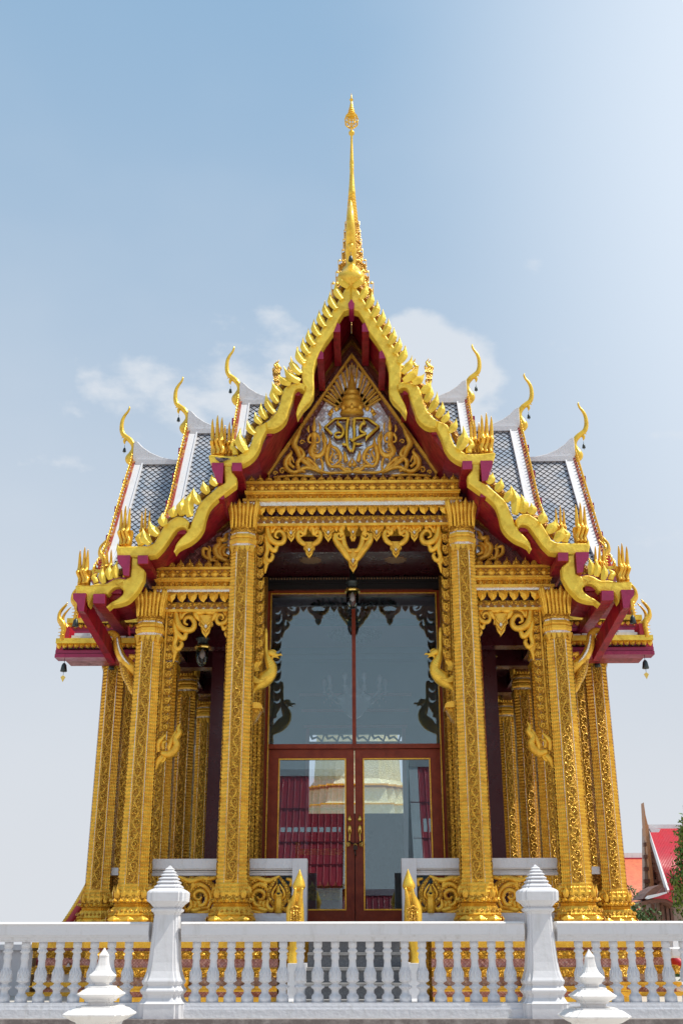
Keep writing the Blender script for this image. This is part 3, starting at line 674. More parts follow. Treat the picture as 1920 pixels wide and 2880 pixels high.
# ---------------------------------------------------------------- columns
YCOL=14.3; FL=1.85
def column(ztop_shaft,zcap,zped=(.12,.21,.33),h0=.185,h1=.163,vine=True):
    """local origin at the foot; heights relative to FL"""
    m=M(); z0=.33; z1=ztop_shaft
    n=int((z1-z0)/.024); vs=[];fs=[]
    for i in range(n+1):
        z=z0+(z1-z0)*i/n; t=i/n; h=h0*(1-t)+h1*t
        if t<.06: h+= .05*(1-t/.06)**2
        for (x,y) in RED:
            k=1.0
            if max(abs(x),abs(y))<.95 or min(abs(x),abs(y))>.49: k=1.012 if i%2 else .955
            vs.append((x*h*k,y*h*k,z))
    N=len(RED)
    for i in range(n):
        for k in range(N): fs.append((i*N+k,i*N+(k+1)%N,(i+1)*N+(k+1)%N,(i+1)*N+k))
    m.add(vs,fs,'goldplain')
    sh=m.build('column')
    # panel and mirror strips on front and both sides
    p=M()
    for rot in range(3):
        q=M()
        q.add([(-.42*h0,-h0-.003,z0+.1),(.42*h0,-h0-.003,z0+.1),(.42*h1,-h1-.003,z1),(-.42*h1,-h1-.003,z1)],[(0,1,2,3)],'pinkgold')
        for s in (-1,1):
            q.add([(s*.46*h0-.002,-h0-.008,z0+.1),(s*.46*h0+.002,-h0-.008,z0+.1),(s*.46*h1+.0045,-h1-.008,z1),(s*.46*h1-.0045,-h1-.008,z1)],[(0,1,2,3)],'silverstrip')
            q.add([(s*.39*h0-.006,-h0-.008,z0+.1),(s*.39*h0+.006,-h0-.008,z0+.1),(s*.39*h1+.006,-h1-.008,z1),(s*.39*h1-.006,-h1-.008,z1)],[(0,1,2,3)],'goldplain')
        q.xf(Matrix.Rotation(rot*pi/2-pi/2,4,'Z')); o=len(p.v); p.v+=q.v
        for f,mi in zip(q.f,q.mi): p.f.append(tuple(i+o for i in f)); p.mi.append(p.m(q.mats[mi])); p.sm.append(False)
    p.build('inlay_panel',sh)
    # carved vine
    v=M(); per=.125; rv=random.Random(3); L=z1-z0-.2; nn=int(L/per)
    for rot in (0,-1,1):
        if not vine and rot: continue
        q=M()
        pts=[];
        for i in range(nn*8+1):
            z=z0+.15+L*i/(nn*8); h=h0+(h1-h0)*(z-z0)/(z1-z0); pts.append((.17*h*sin(i/8*2*pi/2),z,h))
        q.pt([(a,b) for a,b,c in pts],.012,[-c-.004 for a,b,c in pts],'goldplain',n=5)
        for i in range(nn):
            z=z0+.15+L*(i+.5)/nn; h=h0+(h1-h0)*(z-z0)/(z1-z0); s=1 if i%2 else -1
            sp=[(s*.03*h+s*x,z+y) for x,y in spiral(0,0,rv.uniform(.26,.33)*h,rv.uniform(1.1,1.5),rv.uniform(-1.2,-.4),1,n=14)]
            q.pt(sp,taper(15,.015,.010),-h-.008,'goldfine',n=5)
            for dz,w in ((.06,.02),(-.05,.018)):
                q.pt([(-s*.05*h,z+dz-.02),(-s*.2*h,z+dz),(-s*.34*h,z+dz+.035)],[.008,w,.003],-h-.006,'goldfine',n=5)
        q.xf(Matrix.Rotation(rot*pi/2,4,'Z')); o=len(v.v); v.v+=q.v
        for f,mi in zip(q.f,q.mi): v.f.append(tuple(i+o for i in f)); v.mi.append(v.m(q.mats[mi])); v.sm.append(True)
    v.build('carved_vine',sh)
    # pedestal with petals
    b=M(); k=h0/.185
    b.loft(RED,[(-.02,.27*k),(.08,.27*k),(.085,.262*k),(.10,.275*k),(.115,.262*k),(.15,.245*k),(.19,.225*k),(.205,.205*k),(.215,.215*k),(.235,.205*k),(.24,.195*k)],'goldplain')
    b.loft(RED,[(.24,.235*k),(.25,.24*k),(.27,.235*k),(.30,.225*k),(.38,.205*k),(.42,.192*k)],'gold')
    def ring(M_,zc_,r,n,h,shape,dep,mat):
        for rot in range(4):
            q=M(); studs(q,-r*.95,r*.95,zc_,zc_+h,-r,n,mat,shape,dep,.95); q.xf(Matrix.Rotation(rot*pi/2,4,'Z'))
            o=len(M_.v); M_.v+=q.v
            for f,mi in zip(q.f,q.mi): M_.f.append(tuple(i+o for i in f)); M_.mi.append(M_.m(q.mats[mi])); M_.sm.append(False)
    ring(b,.245,.235*k,6,.05,'bud',.03,'goldplain'); ring(b,.29,.215*k,5,.16,'bud',.02,'goldplain'); ring(b,.12,.25*k,8,.055,'bud',.02,'gold')
    ring(b,.0,.272*k,3,.09,'diamond',.03,'goldplain')
    b.build('column_base',sh)
    # capital: collar rings, mirror bands, flaring lotus
    c=M(); zr=z1
    c.loft(RED,[(zr,h1*1.0),(zr+.035,h1*1.02)],'silverstrip')
    c.loft(RED,[(zr+.035,h1*1.06),(zr+.06,h1*1.14),(zr+.10,h1*1.14),(zr+.12,h1*1.04),(zr+.14,h1*1.10),(zr+.175,h1*1.06)],'goldplain')
    c.loft(RED,[(zr+.175,h1*.98),(zr+.20,h1*.98)],'silverstrip')
    H=zcap-(zr+.2)
    c.loft(RED,[(zr+.2,h1*1.05),(zr+.2+H*.06,h1*1.12),(zr+.2+H*.12,h1*.98),(zr+.2+H*.5,h1*1.02),(zr+.2+H*.75,h1*1.15),(zr+.2+H*.92,h1*1.3),(zcap,h1*1.22)],'gold')
    for rot in range(4):
        q=M()
        for i in range(7):
            x=(-1+2*i/6)*.9
            hh=zcap-.0 if i%2 else zcap+.05
            zz0=zr+.2+H*.15
            P=[(x*h1*1.0,-h1*1.0,zz0),(x*h1*1.02,-h1*1.06,zz0+H*.4),(x*h1*1.10,-h1*1.14,zz0+H*.62),(x*h1*1.22,-h1*1.27,hh-.05),(x*h1*1.26,-h1*1.30,hh+.01)]
            q.tube(P,[.016,.026,.034,.03,.004],'goldplain',5,.8)
            if i%2: q.box(x*h1-.004,x*h1+.004,-h1*1.06,-h1,zz0+.03,zz0+H*.45,'silverstrip')
        for i in range(5):
            x=(-1+2*i/4)*.85; q.add([(x*h1-.035,-h1*1.08,zr-.0),(x*h1+.035,-h1*1.08,zr),(x*h1,-h1*1.02,zr-.13),(x*h1,-h1*1.16,zr-.03)],[(0,2,3),(2,1,3),(0,3,1)],'goldplain')
        q.xf(Matrix.Rotation(rot*pi/2,4,'Z')); o=len(c.v); c.v+=q.v
        for f,mi in zip(q.f,q.mi): c.f.append(tuple(i+o for i in f)); c.mi.append(c.m(q.mats[mi])); c.sm.append(True)
    c.build('capital',sh)
    return sh
zF1=U(*c4(800,1158),YCOL)[1]-FL; zF2=U(*c4(800,850),YCOL)[1]-FL
zG1=U(*c5(110,548),YCOL)[1]-FL; zG2=U(*c5(110,290),YCOL)[1]-FL
cF=column(zF1,zF2); cF.parent=PV; cF.location=(-2.71,YCOL,FL)
cG=column(zG1,zG2); cG.parent=PV; cG.location=(-1.50,YCOL,FL)
mirror(cF); mirror(cG)
cB=column(zF1,zF2,h0=.165,h1=.15,vine=False); cB.parent=PV; cB.location=(-3.49,15.8,FL)
mirror(cB)
for x,y in ((3.49,17.05),(2.72,15.8),(2.72,17.75),(2.72,20.0),(3.49,20.0),(3.49,21.2),(2.72,22.7),(1.5,22.7)):
    for s in (-1,1):
        c_=copy_tree(cB,PV); c_.location=(s*x,y,FL)
# pilaster strips behind the inner columns
for s in (-1,1):
    m=M(); n=150; 
    for j,(dx,w) in enumerate(((0,.05),(.055,.05),(.11,.05))):
        for i in range(n):
            z=FL+.02+i*(4.75/n); k=.006 if i%2 else 0
            m.box(s*(1.45-dx)-w/2+k,s*(1.45-dx)+w/2-k,15.6+.02*j-0.01+k,15.68+.02*j,z,z+4.75/n,'gold')
    m.box(s*1.4-.12,s*1.4+.12,15.68+.02*2,15.85,FL,FL+4.9,'goldold'); m.build('pilaster',PV)
# beams and ceilings of the porch
zcl=U(*c5(785,512),14.5)[1]
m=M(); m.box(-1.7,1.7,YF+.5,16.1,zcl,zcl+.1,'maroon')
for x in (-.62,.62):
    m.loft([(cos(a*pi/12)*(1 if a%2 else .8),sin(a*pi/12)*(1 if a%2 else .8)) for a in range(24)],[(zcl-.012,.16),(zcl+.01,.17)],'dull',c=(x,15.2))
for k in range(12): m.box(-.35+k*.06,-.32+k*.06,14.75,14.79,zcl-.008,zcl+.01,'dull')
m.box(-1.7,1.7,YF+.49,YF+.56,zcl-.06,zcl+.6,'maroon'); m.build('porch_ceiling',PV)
zl=zs2[9]
m=M()
for s in (-1,1):
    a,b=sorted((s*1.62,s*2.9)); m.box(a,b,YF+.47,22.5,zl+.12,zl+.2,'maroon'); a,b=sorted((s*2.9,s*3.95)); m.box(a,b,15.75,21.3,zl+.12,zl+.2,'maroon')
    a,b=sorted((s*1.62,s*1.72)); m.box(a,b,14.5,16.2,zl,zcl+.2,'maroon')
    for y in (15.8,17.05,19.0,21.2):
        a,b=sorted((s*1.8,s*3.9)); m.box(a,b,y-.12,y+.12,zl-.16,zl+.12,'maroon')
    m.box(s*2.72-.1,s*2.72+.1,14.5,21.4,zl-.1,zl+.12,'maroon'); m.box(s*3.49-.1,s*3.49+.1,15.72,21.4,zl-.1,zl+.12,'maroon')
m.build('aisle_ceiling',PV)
# side-wing frieze seen beyond the outer columns
m=M()
for s in (-1,1):
    a,b=sorted((s*2.9,s*4.0)); z=zl
    zz=[U(*c4(550,y),15.55)[1] for y in (990,1050,1065,1250)]
    m.box(a,b,15.5,15.7,zz[1],zz[0],'ground_relief'); studs(m,a,b,zz[1]+.01,zz[0]-.01,15.495,8,'goldplain','diamond',.03,.9)
    m.box(a,b,15.48,15.7,zz[0],zz[0]+.03,'goldplain'); m.box(a,b,15.48,15.7,zz[1]-.03,zz[1],'maroon')
    m.box(a,b,15.52,15.7,zz[3],zz[1]-.03,'crimson'); m.box(a,b,15.50,15.7,zz[3]-.09,zz[3],'maroon')
    studs(m,a,b,zz[3]-.07,zz[3]-.01,15.49,16,'dull','diamond',.02,.8)
m.build('side_frieze',PV)
# flame brackets on the inner side of the outer columns
it=[('l',[(715,890),(730,830),(760,790),(790,770)],[8,22,26,14]),('s',760,790,34,1.4,1,-1,12),
('l',[(740,740),(735,680),(760,640),(800,600)],[18,22,18,6]),('l',[(760,745),(820,760),(865,730),(885,680),(870,640),(905,590),(895,550),(918,508)],[20,30,32,28,26,24,16,2]),
('l',[(780,720),(775,670),(810,650)],[12,14,4]),('l',[(830,740),(830,690),(860,620),(880,570)],[12,20,18,8]),('s',825,700,26,1.2,0,1,8)]
fb=scrolls('flame_bracket',c7,it,YCOL-.02,PV,'goldplain'); mirror(fb)
# naga eave brackets on the outer side of the outer columns
m=M()
def S3(pts,R,mat,Y=14.45,fy=1.0,n=8):
    P=catmull(T(c4,pts,Y),4); k=fnk[c4]/F*15.8; RR=[r[0]*k for r in catmull([(r,) for r in R],4)]; m.pt(P,RR,Y,mat,n=n,fy=fy)
S3([(505,1190),(480,1180),(465,1150),(480,1125),(520,1125),(545,1160),(550,1220),(575,1290),(620,1345),(665,1385),(695,1430)],[8,14,18,20,24,28,30,32,36,40,30],'goldplain')
S3([(545,1150),(556,1220),(590,1300),(640,1355)],[6,9,9,4],'silverstrip',14.38,.6,6)
S3([(560,1270),(600,1380),(620,1440),(650,1500),(690,1560)],[10,30,34,30,14],'gold')
S3([(640,1330),(660,1310),(640,1290),(690,1300),(715,1330)],[3,12,16,14,10],'goldplain')
S3([(600,1370),(590,1410),(610,1440)],[14,18,4],'goldplain'); S3([(640,1480),(650,1530),(680,1600)],[20,22,4],'goldplain')
nb=m.build('naga_eave_bracket',PV); mirror(nb)
# ---------------------------------------------------------------- parapets with scroll panels
YP=14.42
def boxp(m,fn,x0,y0,x1,y1,ya,yb,mat):
    a=U(*fn(x0,y0),ya); b=U(*fn(x1,y1),ya); m.box(min(a[0],b[0]),max(a[0],b[0]),ya,yb,min(a[1],b[1]),max(a[1],b[1]),mat)
zr=[U(700,2350+.61224*y,YP)[1] for y in (105,150,180,356,396)]
def parapet(xa,xb,post):
    m=M(); 
    m.box(xa,xb,YP,YP+.22,zr[1],zr[0],'whiteold'); m.box(xa,xb,YP-.03,YP+.25,zr[0]-.03,zr[0]+.003,'white') if 0 else None
    for k in range(3):
        h=(zr[1]-zr[2])/3; m.box(xa,xb,YP+.03+.025*k,YP+.2,zr[1]-h*(k+1)+.008,zr[1]-h*k,'whiteold'); 
    m.box(xa,xb,YP+.05,YP+.2,zr[2]-.002,zr[2]+.03,'whiteold')
    m.box(xa,xb,YP-.01,YP+.22,zr[4]-.1,zr[3],'whiteold'); m.box(xa,xb,YP-.03,YP+.22,zr[4]-.1,zr[4]+.05,'whiteold')
    if post: m.box(post[0],post[1],YP-.02,YP+.26,zr[4]-.1,zr[0]-.001,'white')
    return m
def panel(fn,x0,x1,flip,knob):
    """openwork scroll panel between rail and base, in ps-crop pixels"""
    m=M(); Y=YP+.03; y0,y1=288,670; h=y1-y0; w=x1-x0
    X=lambda a:x1-a*w if flip else x0+a*w
    s=-1 if flip else 1
    L=lambda pts,R,dy=0,mt='goldplain':L_(m,ps,[(X(a),y0+b*h) for a,b in pts],R,Y+dy,mt,1.0)
    L([(0,.06),(.15,.10),(.3,.09),(.5,.16),(.62,.10),(.75,.02)],[16,22,24,22,18,8])
    L([(.10,1.0),(.02,.8),(.0,.55),(.05,.32),(.18,.16),(.32,.12)],[18,26,26,26,24,12],0,'gold')
    L([(.08,.98),(.16,.96),(.30,.98),(.45,.96)],[16,22,22,10])
    L([(.18,.90),(.10,.70),(.12,.45),(.25,.27),(.40,.25),(.48,.35)],[14,20,20,22,24,14])
    L([(.36,.80),(.24,.78),(.18,.62),(.22,.45),(.33,.40),(.42,.48),(.41,.60),(.33,.64),(.28,.56)],[16,22,20,20,20,18,16,13,8],-.01)
    L([(.12,.85),(.28,.86),(.42,.92),(.52,.88)],[12,24,26,12]); L([(.30,.84),(.34,.72),(.40,.66)],[18,24,8]); L([(.42,.86),(.40,.74),(.46,.66)],[20,24,6])
    L([(.38,.34),(.45,.24),(.44,.40)],[10,16,8]); L([(.44,.3),(.5,.42),(.46,.55)],[12,16,8])
    for q in (-1,1):
        L([(.72,.02),(.72+q*.12,.22),(.72+q*.20,.42),(.72+q*.19,.60),(.72+q*.10,.76),(.72+q*.05,.98)],[8,18,22,22,20,14],0,'gold')
        L([(.72+q*.02,.24),(.72+q*.11,.42),(.72+q*.12,.56),(.72+q*.05,.66)],[8,12,12,8],-.01)
        L([(.72+q*.20,.62),(.72+q*.24,.80),(.72+q*.15,.92),(.72+q*.09,.84)],[14,22,22,12])
        L([(.72+q*.24,.3),(.72+q*.28,.15),(.72+q*.16,.10)],[14,20,10])
    L([(.72,.28),(.72,.42),(.72,.52),(.72,.62),(.72,.8),(.72,1.0)],[6,20,40,34,38,30],-.03,'goldplain')
    L([(.69,.46),(.72,.49),(.75,.46)],[5,8,5],-.08,'black')
    for i in range(9): 
        c_=U(*ps(X(.06+.04*i),y0+(.5+.5*sin(i*2.3))*h*.8+20),Y); m.loft(circ(6),[(c_[1]-.012,.006),(c_[1],.016),(c_[1]+.012,.006)],'goldplain',c=(c_[0],Y-.03),smooth=True)
    a=U(*ps(min(x0,x1),y0),Y+.10); b=U(*ps(max(x0,x1),y1),Y+.10)
    return m
pxg=U(*ps(930,400),YP)[0]
xpost=U(*c8(1405,200),YP)[0]; xpi=U(*c8(1338,200),YP)[0]
def mkpar(xa,xb,post,pn):
    o=parapet(xa,xb,post).build('parapet',PV); 
    for q in pn:
        p=q.build('scroll_panel',o)
        bk=M()
    return o
pa=mkpar(-1.35,xpi,(xpi,xpost),[panel(ps,935,1418,False,1)]); mirror(pa)
pb=mkpar(-2.60,-1.60,None,[panel(ps,150,660,True,1)]); mirror(pb)
for s in (-1,1):   # low walls going back along the side aisles
    m=M(); a,b=sorted((s*2.6,s*3.4)); m.box(a,b,15.75,15.95,zr[4]-.1,zr[3],'whiteold'); m.box(a,b,15.75,15.95,zr[1],zr[0]-.02,'whiteold'); m.box(a,b,15.82,15.9,zr[3],zr[1],'goldold'); m.build('parapet',PV)
# ---------------------------------------------------------------- pavilion plinth
def plinth():
    m=M(); zz=[U(900,2350+.61224*y,13.9)[1] for y in (486,515,530,566,606,612,650,692,710,716,742,772)]
    lay=[(0,1,.0,'goldplain'),(1,2,.10,'pink'),(2,3,.02,'gold'),(3,4,.12,'pink'),(4,5,.06,'goldplain'),(5,6,.02,'gold'),(6,7,.12,'lattice'),(7,8,.04,'goldplain'),(8,9,.0,'goldplain'),(9,10,.10,'pink'),(10,11,-.02,'goldplain')]
    segs=[(-3.05,-.9),(.9,3.05)]
    for (a,b) in segs:
        for i,j,d,mt in lay: m.box(a-(.12-d if a<0 else 0),b+(.12-d if b>0 else 0),13.85+d,14.6,zz[j],zz[i],mt)
        W=b-a
        studs(m,a,b,zz[3]+.004,zz[2]-.004,13.865,int(W/.10),'gold','diamond',.05,.95)
        studs(m,a,b,zz[6]+.004,zz[5]-.004,13.865,int(W/.12),'gold','leafdown',.04,.95)
        for k in (.5,): studs(m,a+W*k-.06,a+W*k+.06,zz[8],zz[6],13.86,1,'goldplain','leafdown',.08,1)
    for s in (-1,1):
        a,b=sorted((s*2.9,s*4.1))
        for i,j,d,mt in lay: m.box(a-(.0 if s>0 else .12-d),b+(.12-d if s>0 else 0),15.4+d,21.6,zz[j],zz[i],mt)
        studs(m,a,b,zz[3]+.004,zz[2]-.004,15.41,9,'gold','diamond',.05,.95); studs(m,a,b,zz[6]+.004,zz[5]-.004,15.41,9,'gold','leafdown',.04,.95)
    m.box(-3.05,3.05,14.6,22.9,.9,FL-.02,'goldplain'); m.box(-4.0,4.0,15.6,21.5,.9,FL-.03,'goldplain')
    m.box(-3.1,3.1,14.0,22.9,zz[0],FL,'graniteedge') ; m.box(-4.15,4.15,15.5,21.6,FL-.02,FL-.003,'graniteedge')
    return m.build('plinth',PV)
plinth()
# ---------------------------------------------------------------- glazed doorway
YD=16.0
def B(m,x0,y0,x1,y1,ya,yb,mat,fn=c6): boxp(m,fn,x0,y0,x1,y1,ya,yb,mat)
DR=PV
zb=U(*c6(800,1668),YD)[1]; zt=U(*c5(790,812),YD)[1]; zg=U(*c5(790,832),YD)[1]
xo=U(*c6(255,572),YD)[0]
zt1=U(*c6(800,546),YD)[1]; zt0=U(*c6(800,574),YD)[1]
m=M()
for s in (-1,1):
    a,b=sorted((s*1.9,s*(abs(xo)+.0))); m.box(a,b,YD-.02,YD+.16,zb-.2,zt,'wood'); 
    a,b=sorted((s*(abs(xo)+.10),s*(abs(xo)+.16))); m.box(a,b,YD-.06,YD,zb-.2,zt,'wood')
m.box(-abs(xo),abs(xo),YD-.02,YD+.16,zg,zt,'wood'); m.box(-abs(xo),abs(xo),YD-.05,YD+.16,zt0,zt1,'wood')
m.box(-.028,.028,YD-.04,YD+.1,zt1,zg,'wood')
fr=m.build('door_frame',DR); dset=[fr]
m=M()
for s in (-1,1):
    a,b=sorted((s*abs(xo),s*(abs(xo)+.016))); m.box(a,b,YD-.035,YD,zb,zg+.02,'goldplain')
m.box(-abs(xo),abs(xo),YD-.03,YD-.02,zg,zg+.016,'goldplain'); m.build('gilt_bead',fr)
m=M(); 
for a,b in ((-abs(xo),-.028),(.028,abs(xo))): m.box(a,b,YD+.03,YD+.04,zt1,zg,'glass')
dset.append(m.build('fanlight_pane',DR))
gx0,gx1=abs(U(*c6(320,900),YD)[0]),abs(U(*c6(733,900),YD)[0]); gz1=U(*c6(700,642),YD)[1]; gz0=U(*c6(700,1583),YD)[1]
lf=[]
m=M(); X0,X1=-abs(xo)+.004,-.006
m.box(X0,-gx0,YD,YD+.05,zb,zt0-.005,'wood'); m.box(-gx1,X1,YD,YD+.05,zb,zt0-.005,'wood'); m.box(-gx0,-gx1,YD,YD+.05,gz1,zt0-.005,'wood'); m.box(-gx0,-gx1,YD,YD+.05,zb,gz0,'wood')
d1=m.build('door',DR)
m=M(); w=.018
for a,b,c_,d in ((-gx0-w,-gx0,gz0-w,gz1+w),(-gx1,-gx1+w,gz0-w,gz1+w),(-gx0,-gx1,gz1,gz1+w),(-gx0,-gx1,gz0-w,gz0)): m.box(a,b,YD-.012,YD,c_,d,'goldplain')
m.build('gilt_bead',d1)
m=M(); m.box(-gx0,-gx1,YD+.02,YD+.028,gz0,gz1,'glass'); m.build('pane',d1)
m=M(); xh=U(*c6(763,1015),YD)[0]
z=[U(*c6(763,y),YD-.03)[1] for y in (990,1015,1035,1055,1085,1120,1150,1185,1205)]
m.loft(circ(10),[(z[2],.004),(z[2]+.02,.03),(z[1],.034),(z[1]+.03,.016),(z[0]+.02,.004)],'brass',c=(xh,YD-.01),smooth=True)
m.loft(circ(10),[(z[5],.006),(z[5]+.02,.026),(z[4],.032),(z[3]-.02,.03),(z[3]+.01,.012)],'brass',c=(xh,YD-.01),smooth=True)
m.tube([(xh,YD-.05,z[4]),(xh,YD-.08,z[5]),(xh-.004,YD-.08,z[6]),(xh,YD-.06,z[7]),(xh-.03,YD-.05,z[7]-.01),(xh-.03,YD-.06,z[6]-.02)],[.008,.01,.008,.012,.012,.01],'brass',7)
m.build('handle',d1)
d2=mirror(d1); dset+=[d1,d2]
# chain and padlock
PL=M(); 
for i in range(14):
    t=i/13; x=-.085+.17*t+.005; zc_=z[6]-.02-.035*sin(pi*t); 
    PL.tube([(x-.009,YD-.09,zc_),(x,YD-.098,zc_+.009),(x+.009,YD-.09,zc_),(x,YD-.082,zc_-.009),(x-.009,YD-.09,zc_)],.005,'iron',5)
PL.box(-.02,.035,YD-.11,YD-.08,z[7]-.06,z[7]-.005,'iron'); PL.tube([(-.01,YD-.095,z[7]-.01),(-.005,YD-.095,z[7]+.02),(.02,YD-.095,z[7]+.02),(.025,YD-.095,z[7]-.01)],.006,'brass',6)
PL.tube([(0,YD-.09,z[7]-.06),(.01,YD-.09,z[7]-.14),(.0,YD-.09,z[8]-.1)],[.016,.013,.006],'iron',6)
tag(PL.build('padlock_and_chain'),'dark chain and padlock tying the two brass door handles together','padlock')
# head above the doorway
m=M(); m.box(-1.9,1.9,YD,YD+.2,zt,zcl+.3,'maroon'); 
zq=[U(*c5(785,y),YD-.06)[1] for y in (725,742,760,790,800)]
m.box(-1.3,1.3,YD-.07,YD,zq[4],zq[0],'black'); studs(m,-1.28,1.28,zq[1],zq[0],YD-.075,60,'dull','diamond',.01,.7); m.box(-1.3,1.3,YD-.1,YD,zq[2]-.02,zq[2],'black'); m.box(-1.2,1.2,YD-.05,YD,zt,zt+.03,'brown')
m.build('door_head',PV)
# cella walls, interior
RX=2.1; YB=21.0; zci=FL+5.15
for s in (-1,1):
    m=M()
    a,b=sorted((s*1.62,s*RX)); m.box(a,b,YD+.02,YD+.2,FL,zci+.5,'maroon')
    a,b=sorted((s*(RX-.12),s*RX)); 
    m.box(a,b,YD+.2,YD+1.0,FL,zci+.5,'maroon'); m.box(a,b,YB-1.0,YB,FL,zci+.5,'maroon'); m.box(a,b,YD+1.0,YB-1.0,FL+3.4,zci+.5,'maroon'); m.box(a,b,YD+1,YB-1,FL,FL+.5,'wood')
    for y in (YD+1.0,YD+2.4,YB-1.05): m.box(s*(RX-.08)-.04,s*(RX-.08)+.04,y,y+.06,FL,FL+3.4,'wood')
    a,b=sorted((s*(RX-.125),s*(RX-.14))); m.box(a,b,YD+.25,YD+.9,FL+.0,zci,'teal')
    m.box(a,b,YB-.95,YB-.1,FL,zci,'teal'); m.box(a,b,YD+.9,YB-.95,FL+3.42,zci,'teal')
    a,b=sorted((s*(RX-.075),s*(RX-.085))); m.box(a,b,YD+1.06,YB-1.05,FL+.5,FL+3.4,'glass')
    for y in (YD+.8,YD+2.3,YB-1.2): m.loft(RED,[(FL,.12),(zci,.11)],'teal',c=(s*(RX-.3),y))
    m.build('cella_wall',PV)
m=M(); ow=.87; zo=U(*c6(800,488),YB)[1]; zo0=U(*c6(800,985),YB)[1]
m.box(-RX+.12,-ow,YB-.1,YB,FL,zci+.5,'teal'); m.box(ow,RX-.12,YB-.1,YB,FL,zci+.5,'teal'); m.box(-ow,ow,YB-.1,YB,zo,zci+.5,'teal'); m.box(-ow,ow,YB-.1,YB,FL,zo0,'maroon')
for i in range(3): m.box(-ow-.1-.05*i,ow+.1+.05*i,YB-.13-.02*i,YB-.1,zo+.12+.3*i,zo+.17+.3*i,'mauve')
for s_ in (-1,1): m.box(*sorted((s_*(ow+.0),s_*(ow+.07))),YB-.14,YB-.1,FL,zo+.1,'mauve')
for k in range(6): x=-ow+ow*2*(k+.5)/6; m.tube([(x-.12,YB-.05,zo),(x-.09,YB-.05,zo-.07),(x,YB-.05,zo-.04),(x+.09,YB-.05,zo-.12),(x+.13,YB-.05,zo)],[.03,.03,.025,.03,.02],'teal',5)
m.box(-ow,ow,YB-.08,YB-.02,zo-.27,zo-.13,'wood')
m.build('rear_wall',PV)
m=M(); m.box(-RX+.12,RX-.12,YD+.1,YB-.1,zci,zci+.1,'mauve')
for w_,zz in ((.28,.30),(.18,.16)):
    m.box(-RX+.12,RX-.12,YD+.2,YD+.2+w_,zci-zz,zci-zz+.08,'teal'); m.box(-RX+.12,RX-.12,YB-.1-w_,YB-.1,zci-zz,zci-zz+.08,'teal')
    for s in (-1,1): a,b=sorted((s*(RX-.12),s*(RX-.12-w_))); m.box(a,b,YD+.2,YB-.1,zci-zz,zci-zz+.08,'teal')
m.box(-1.4,1.4,18.9,19.0,zci-.1,zci,'teal'); m.box(-1.4,1.4,17.15,17.25,zci-.1,zci,'teal')
m.build('room_ceiling',PV)
m=M()
for y,r in ((18.1,.75),(19.9,.5)):
    for ring_,(ra,rb) in enumerate(((r*.2,r*.45),(r*.5,r*.78),(r*.8,r))):
        n=16+8*ring_
        for k in range(n):
            a=2*pi*k/n; P=[((ra+(rb-ra)*t)*cos(a+.2*t),(ra+(rb-ra)*t)*sin(a+.2*t)) for t in (0,.5,1)]
            m.tube([(p[0],y+p[1],zci-.02) for p in P],[.02,.05,.004],'pale',4,.4)
m.build('ceiling_rosette',PV)
# chandelier
CH=M(); cxc,czc=U(*c6(795,230),18.6); czc=czc
CH.loft(circ(16),[(czc-.42,.02),(czc-.38,.10),(czc-.25,.22),(czc-.12,.30),(czc-.06,.32),(czc-.04,.28),(czc+.1,.1),(czc+.3,.05),(czc+.5,.03)],'crystal',c=(0,18.6),smooth=True)
for k in range(10):
    a=2*pi*k/10; r=.52
    CH.tube([(.08*cos(a),18.6+.08*sin(a),czc-.1),(.3*cos(a),18.6+.3*sin(a),czc-.16),(r*cos(a),18.6+r*sin(a),czc+.02)],[.012]*3,'crystal',5)
    CH.loft(circ(8),[(czc+.0,.015),(czc+.03,.05),(czc+.06,.02),(czc+.12,.02),(czc+.16,.045),(czc+.22,.05),(czc+.26,.03)],'crystal',c=(r*cos(a),18.6+r*sin(a)),smooth=True)
    for j in range(3): CH.loft(circ(5),[(czc-.16+j*.05,.004),(czc-.13+j*.05,.014),(czc-.11+j*.05,.003)],'crystal',c=((r-.04*j)*cos(a),18.6+(r-.04*j)*sin(a)))
CH.tube([(0,18.6,czc+.4),(0,18.6,zci)],[.012,.012],'crystal',5)
tag(CH.build('chandelier'),'crystal chandelier with glass arms hanging inside behind the upper door glass','chandelier')
# altar chair inside
th=empty('throne_chair',(-.55,18.2,FL)); tag(th,'small red and gold throne standing inside behind the left door leaf','throne')
m=M(); m.box(-.36,.36,-.3,.3,.0,.55,'red'); m.build('seat',th)
m=M(); m.box(-.34,.34,.22,.3,.56,1.2,'red'); m.box(-.42,-.34,.2,.32,.55,1.3,'gold'); m.box(.34,.42,.2,.32,.55,1.3,'gold'); m.box(-.34,.34,.2,.32,1.1,1.2,'gold'); m.build('backrest',th)
m=M(); m.box(-.42,.42,-.34,-.3,.4,.55,'gold'); studs(m,-.42,.42,.55,.68,-.32,7,'goldplain','bud',.03,1); m.build('gilt_rail',th)
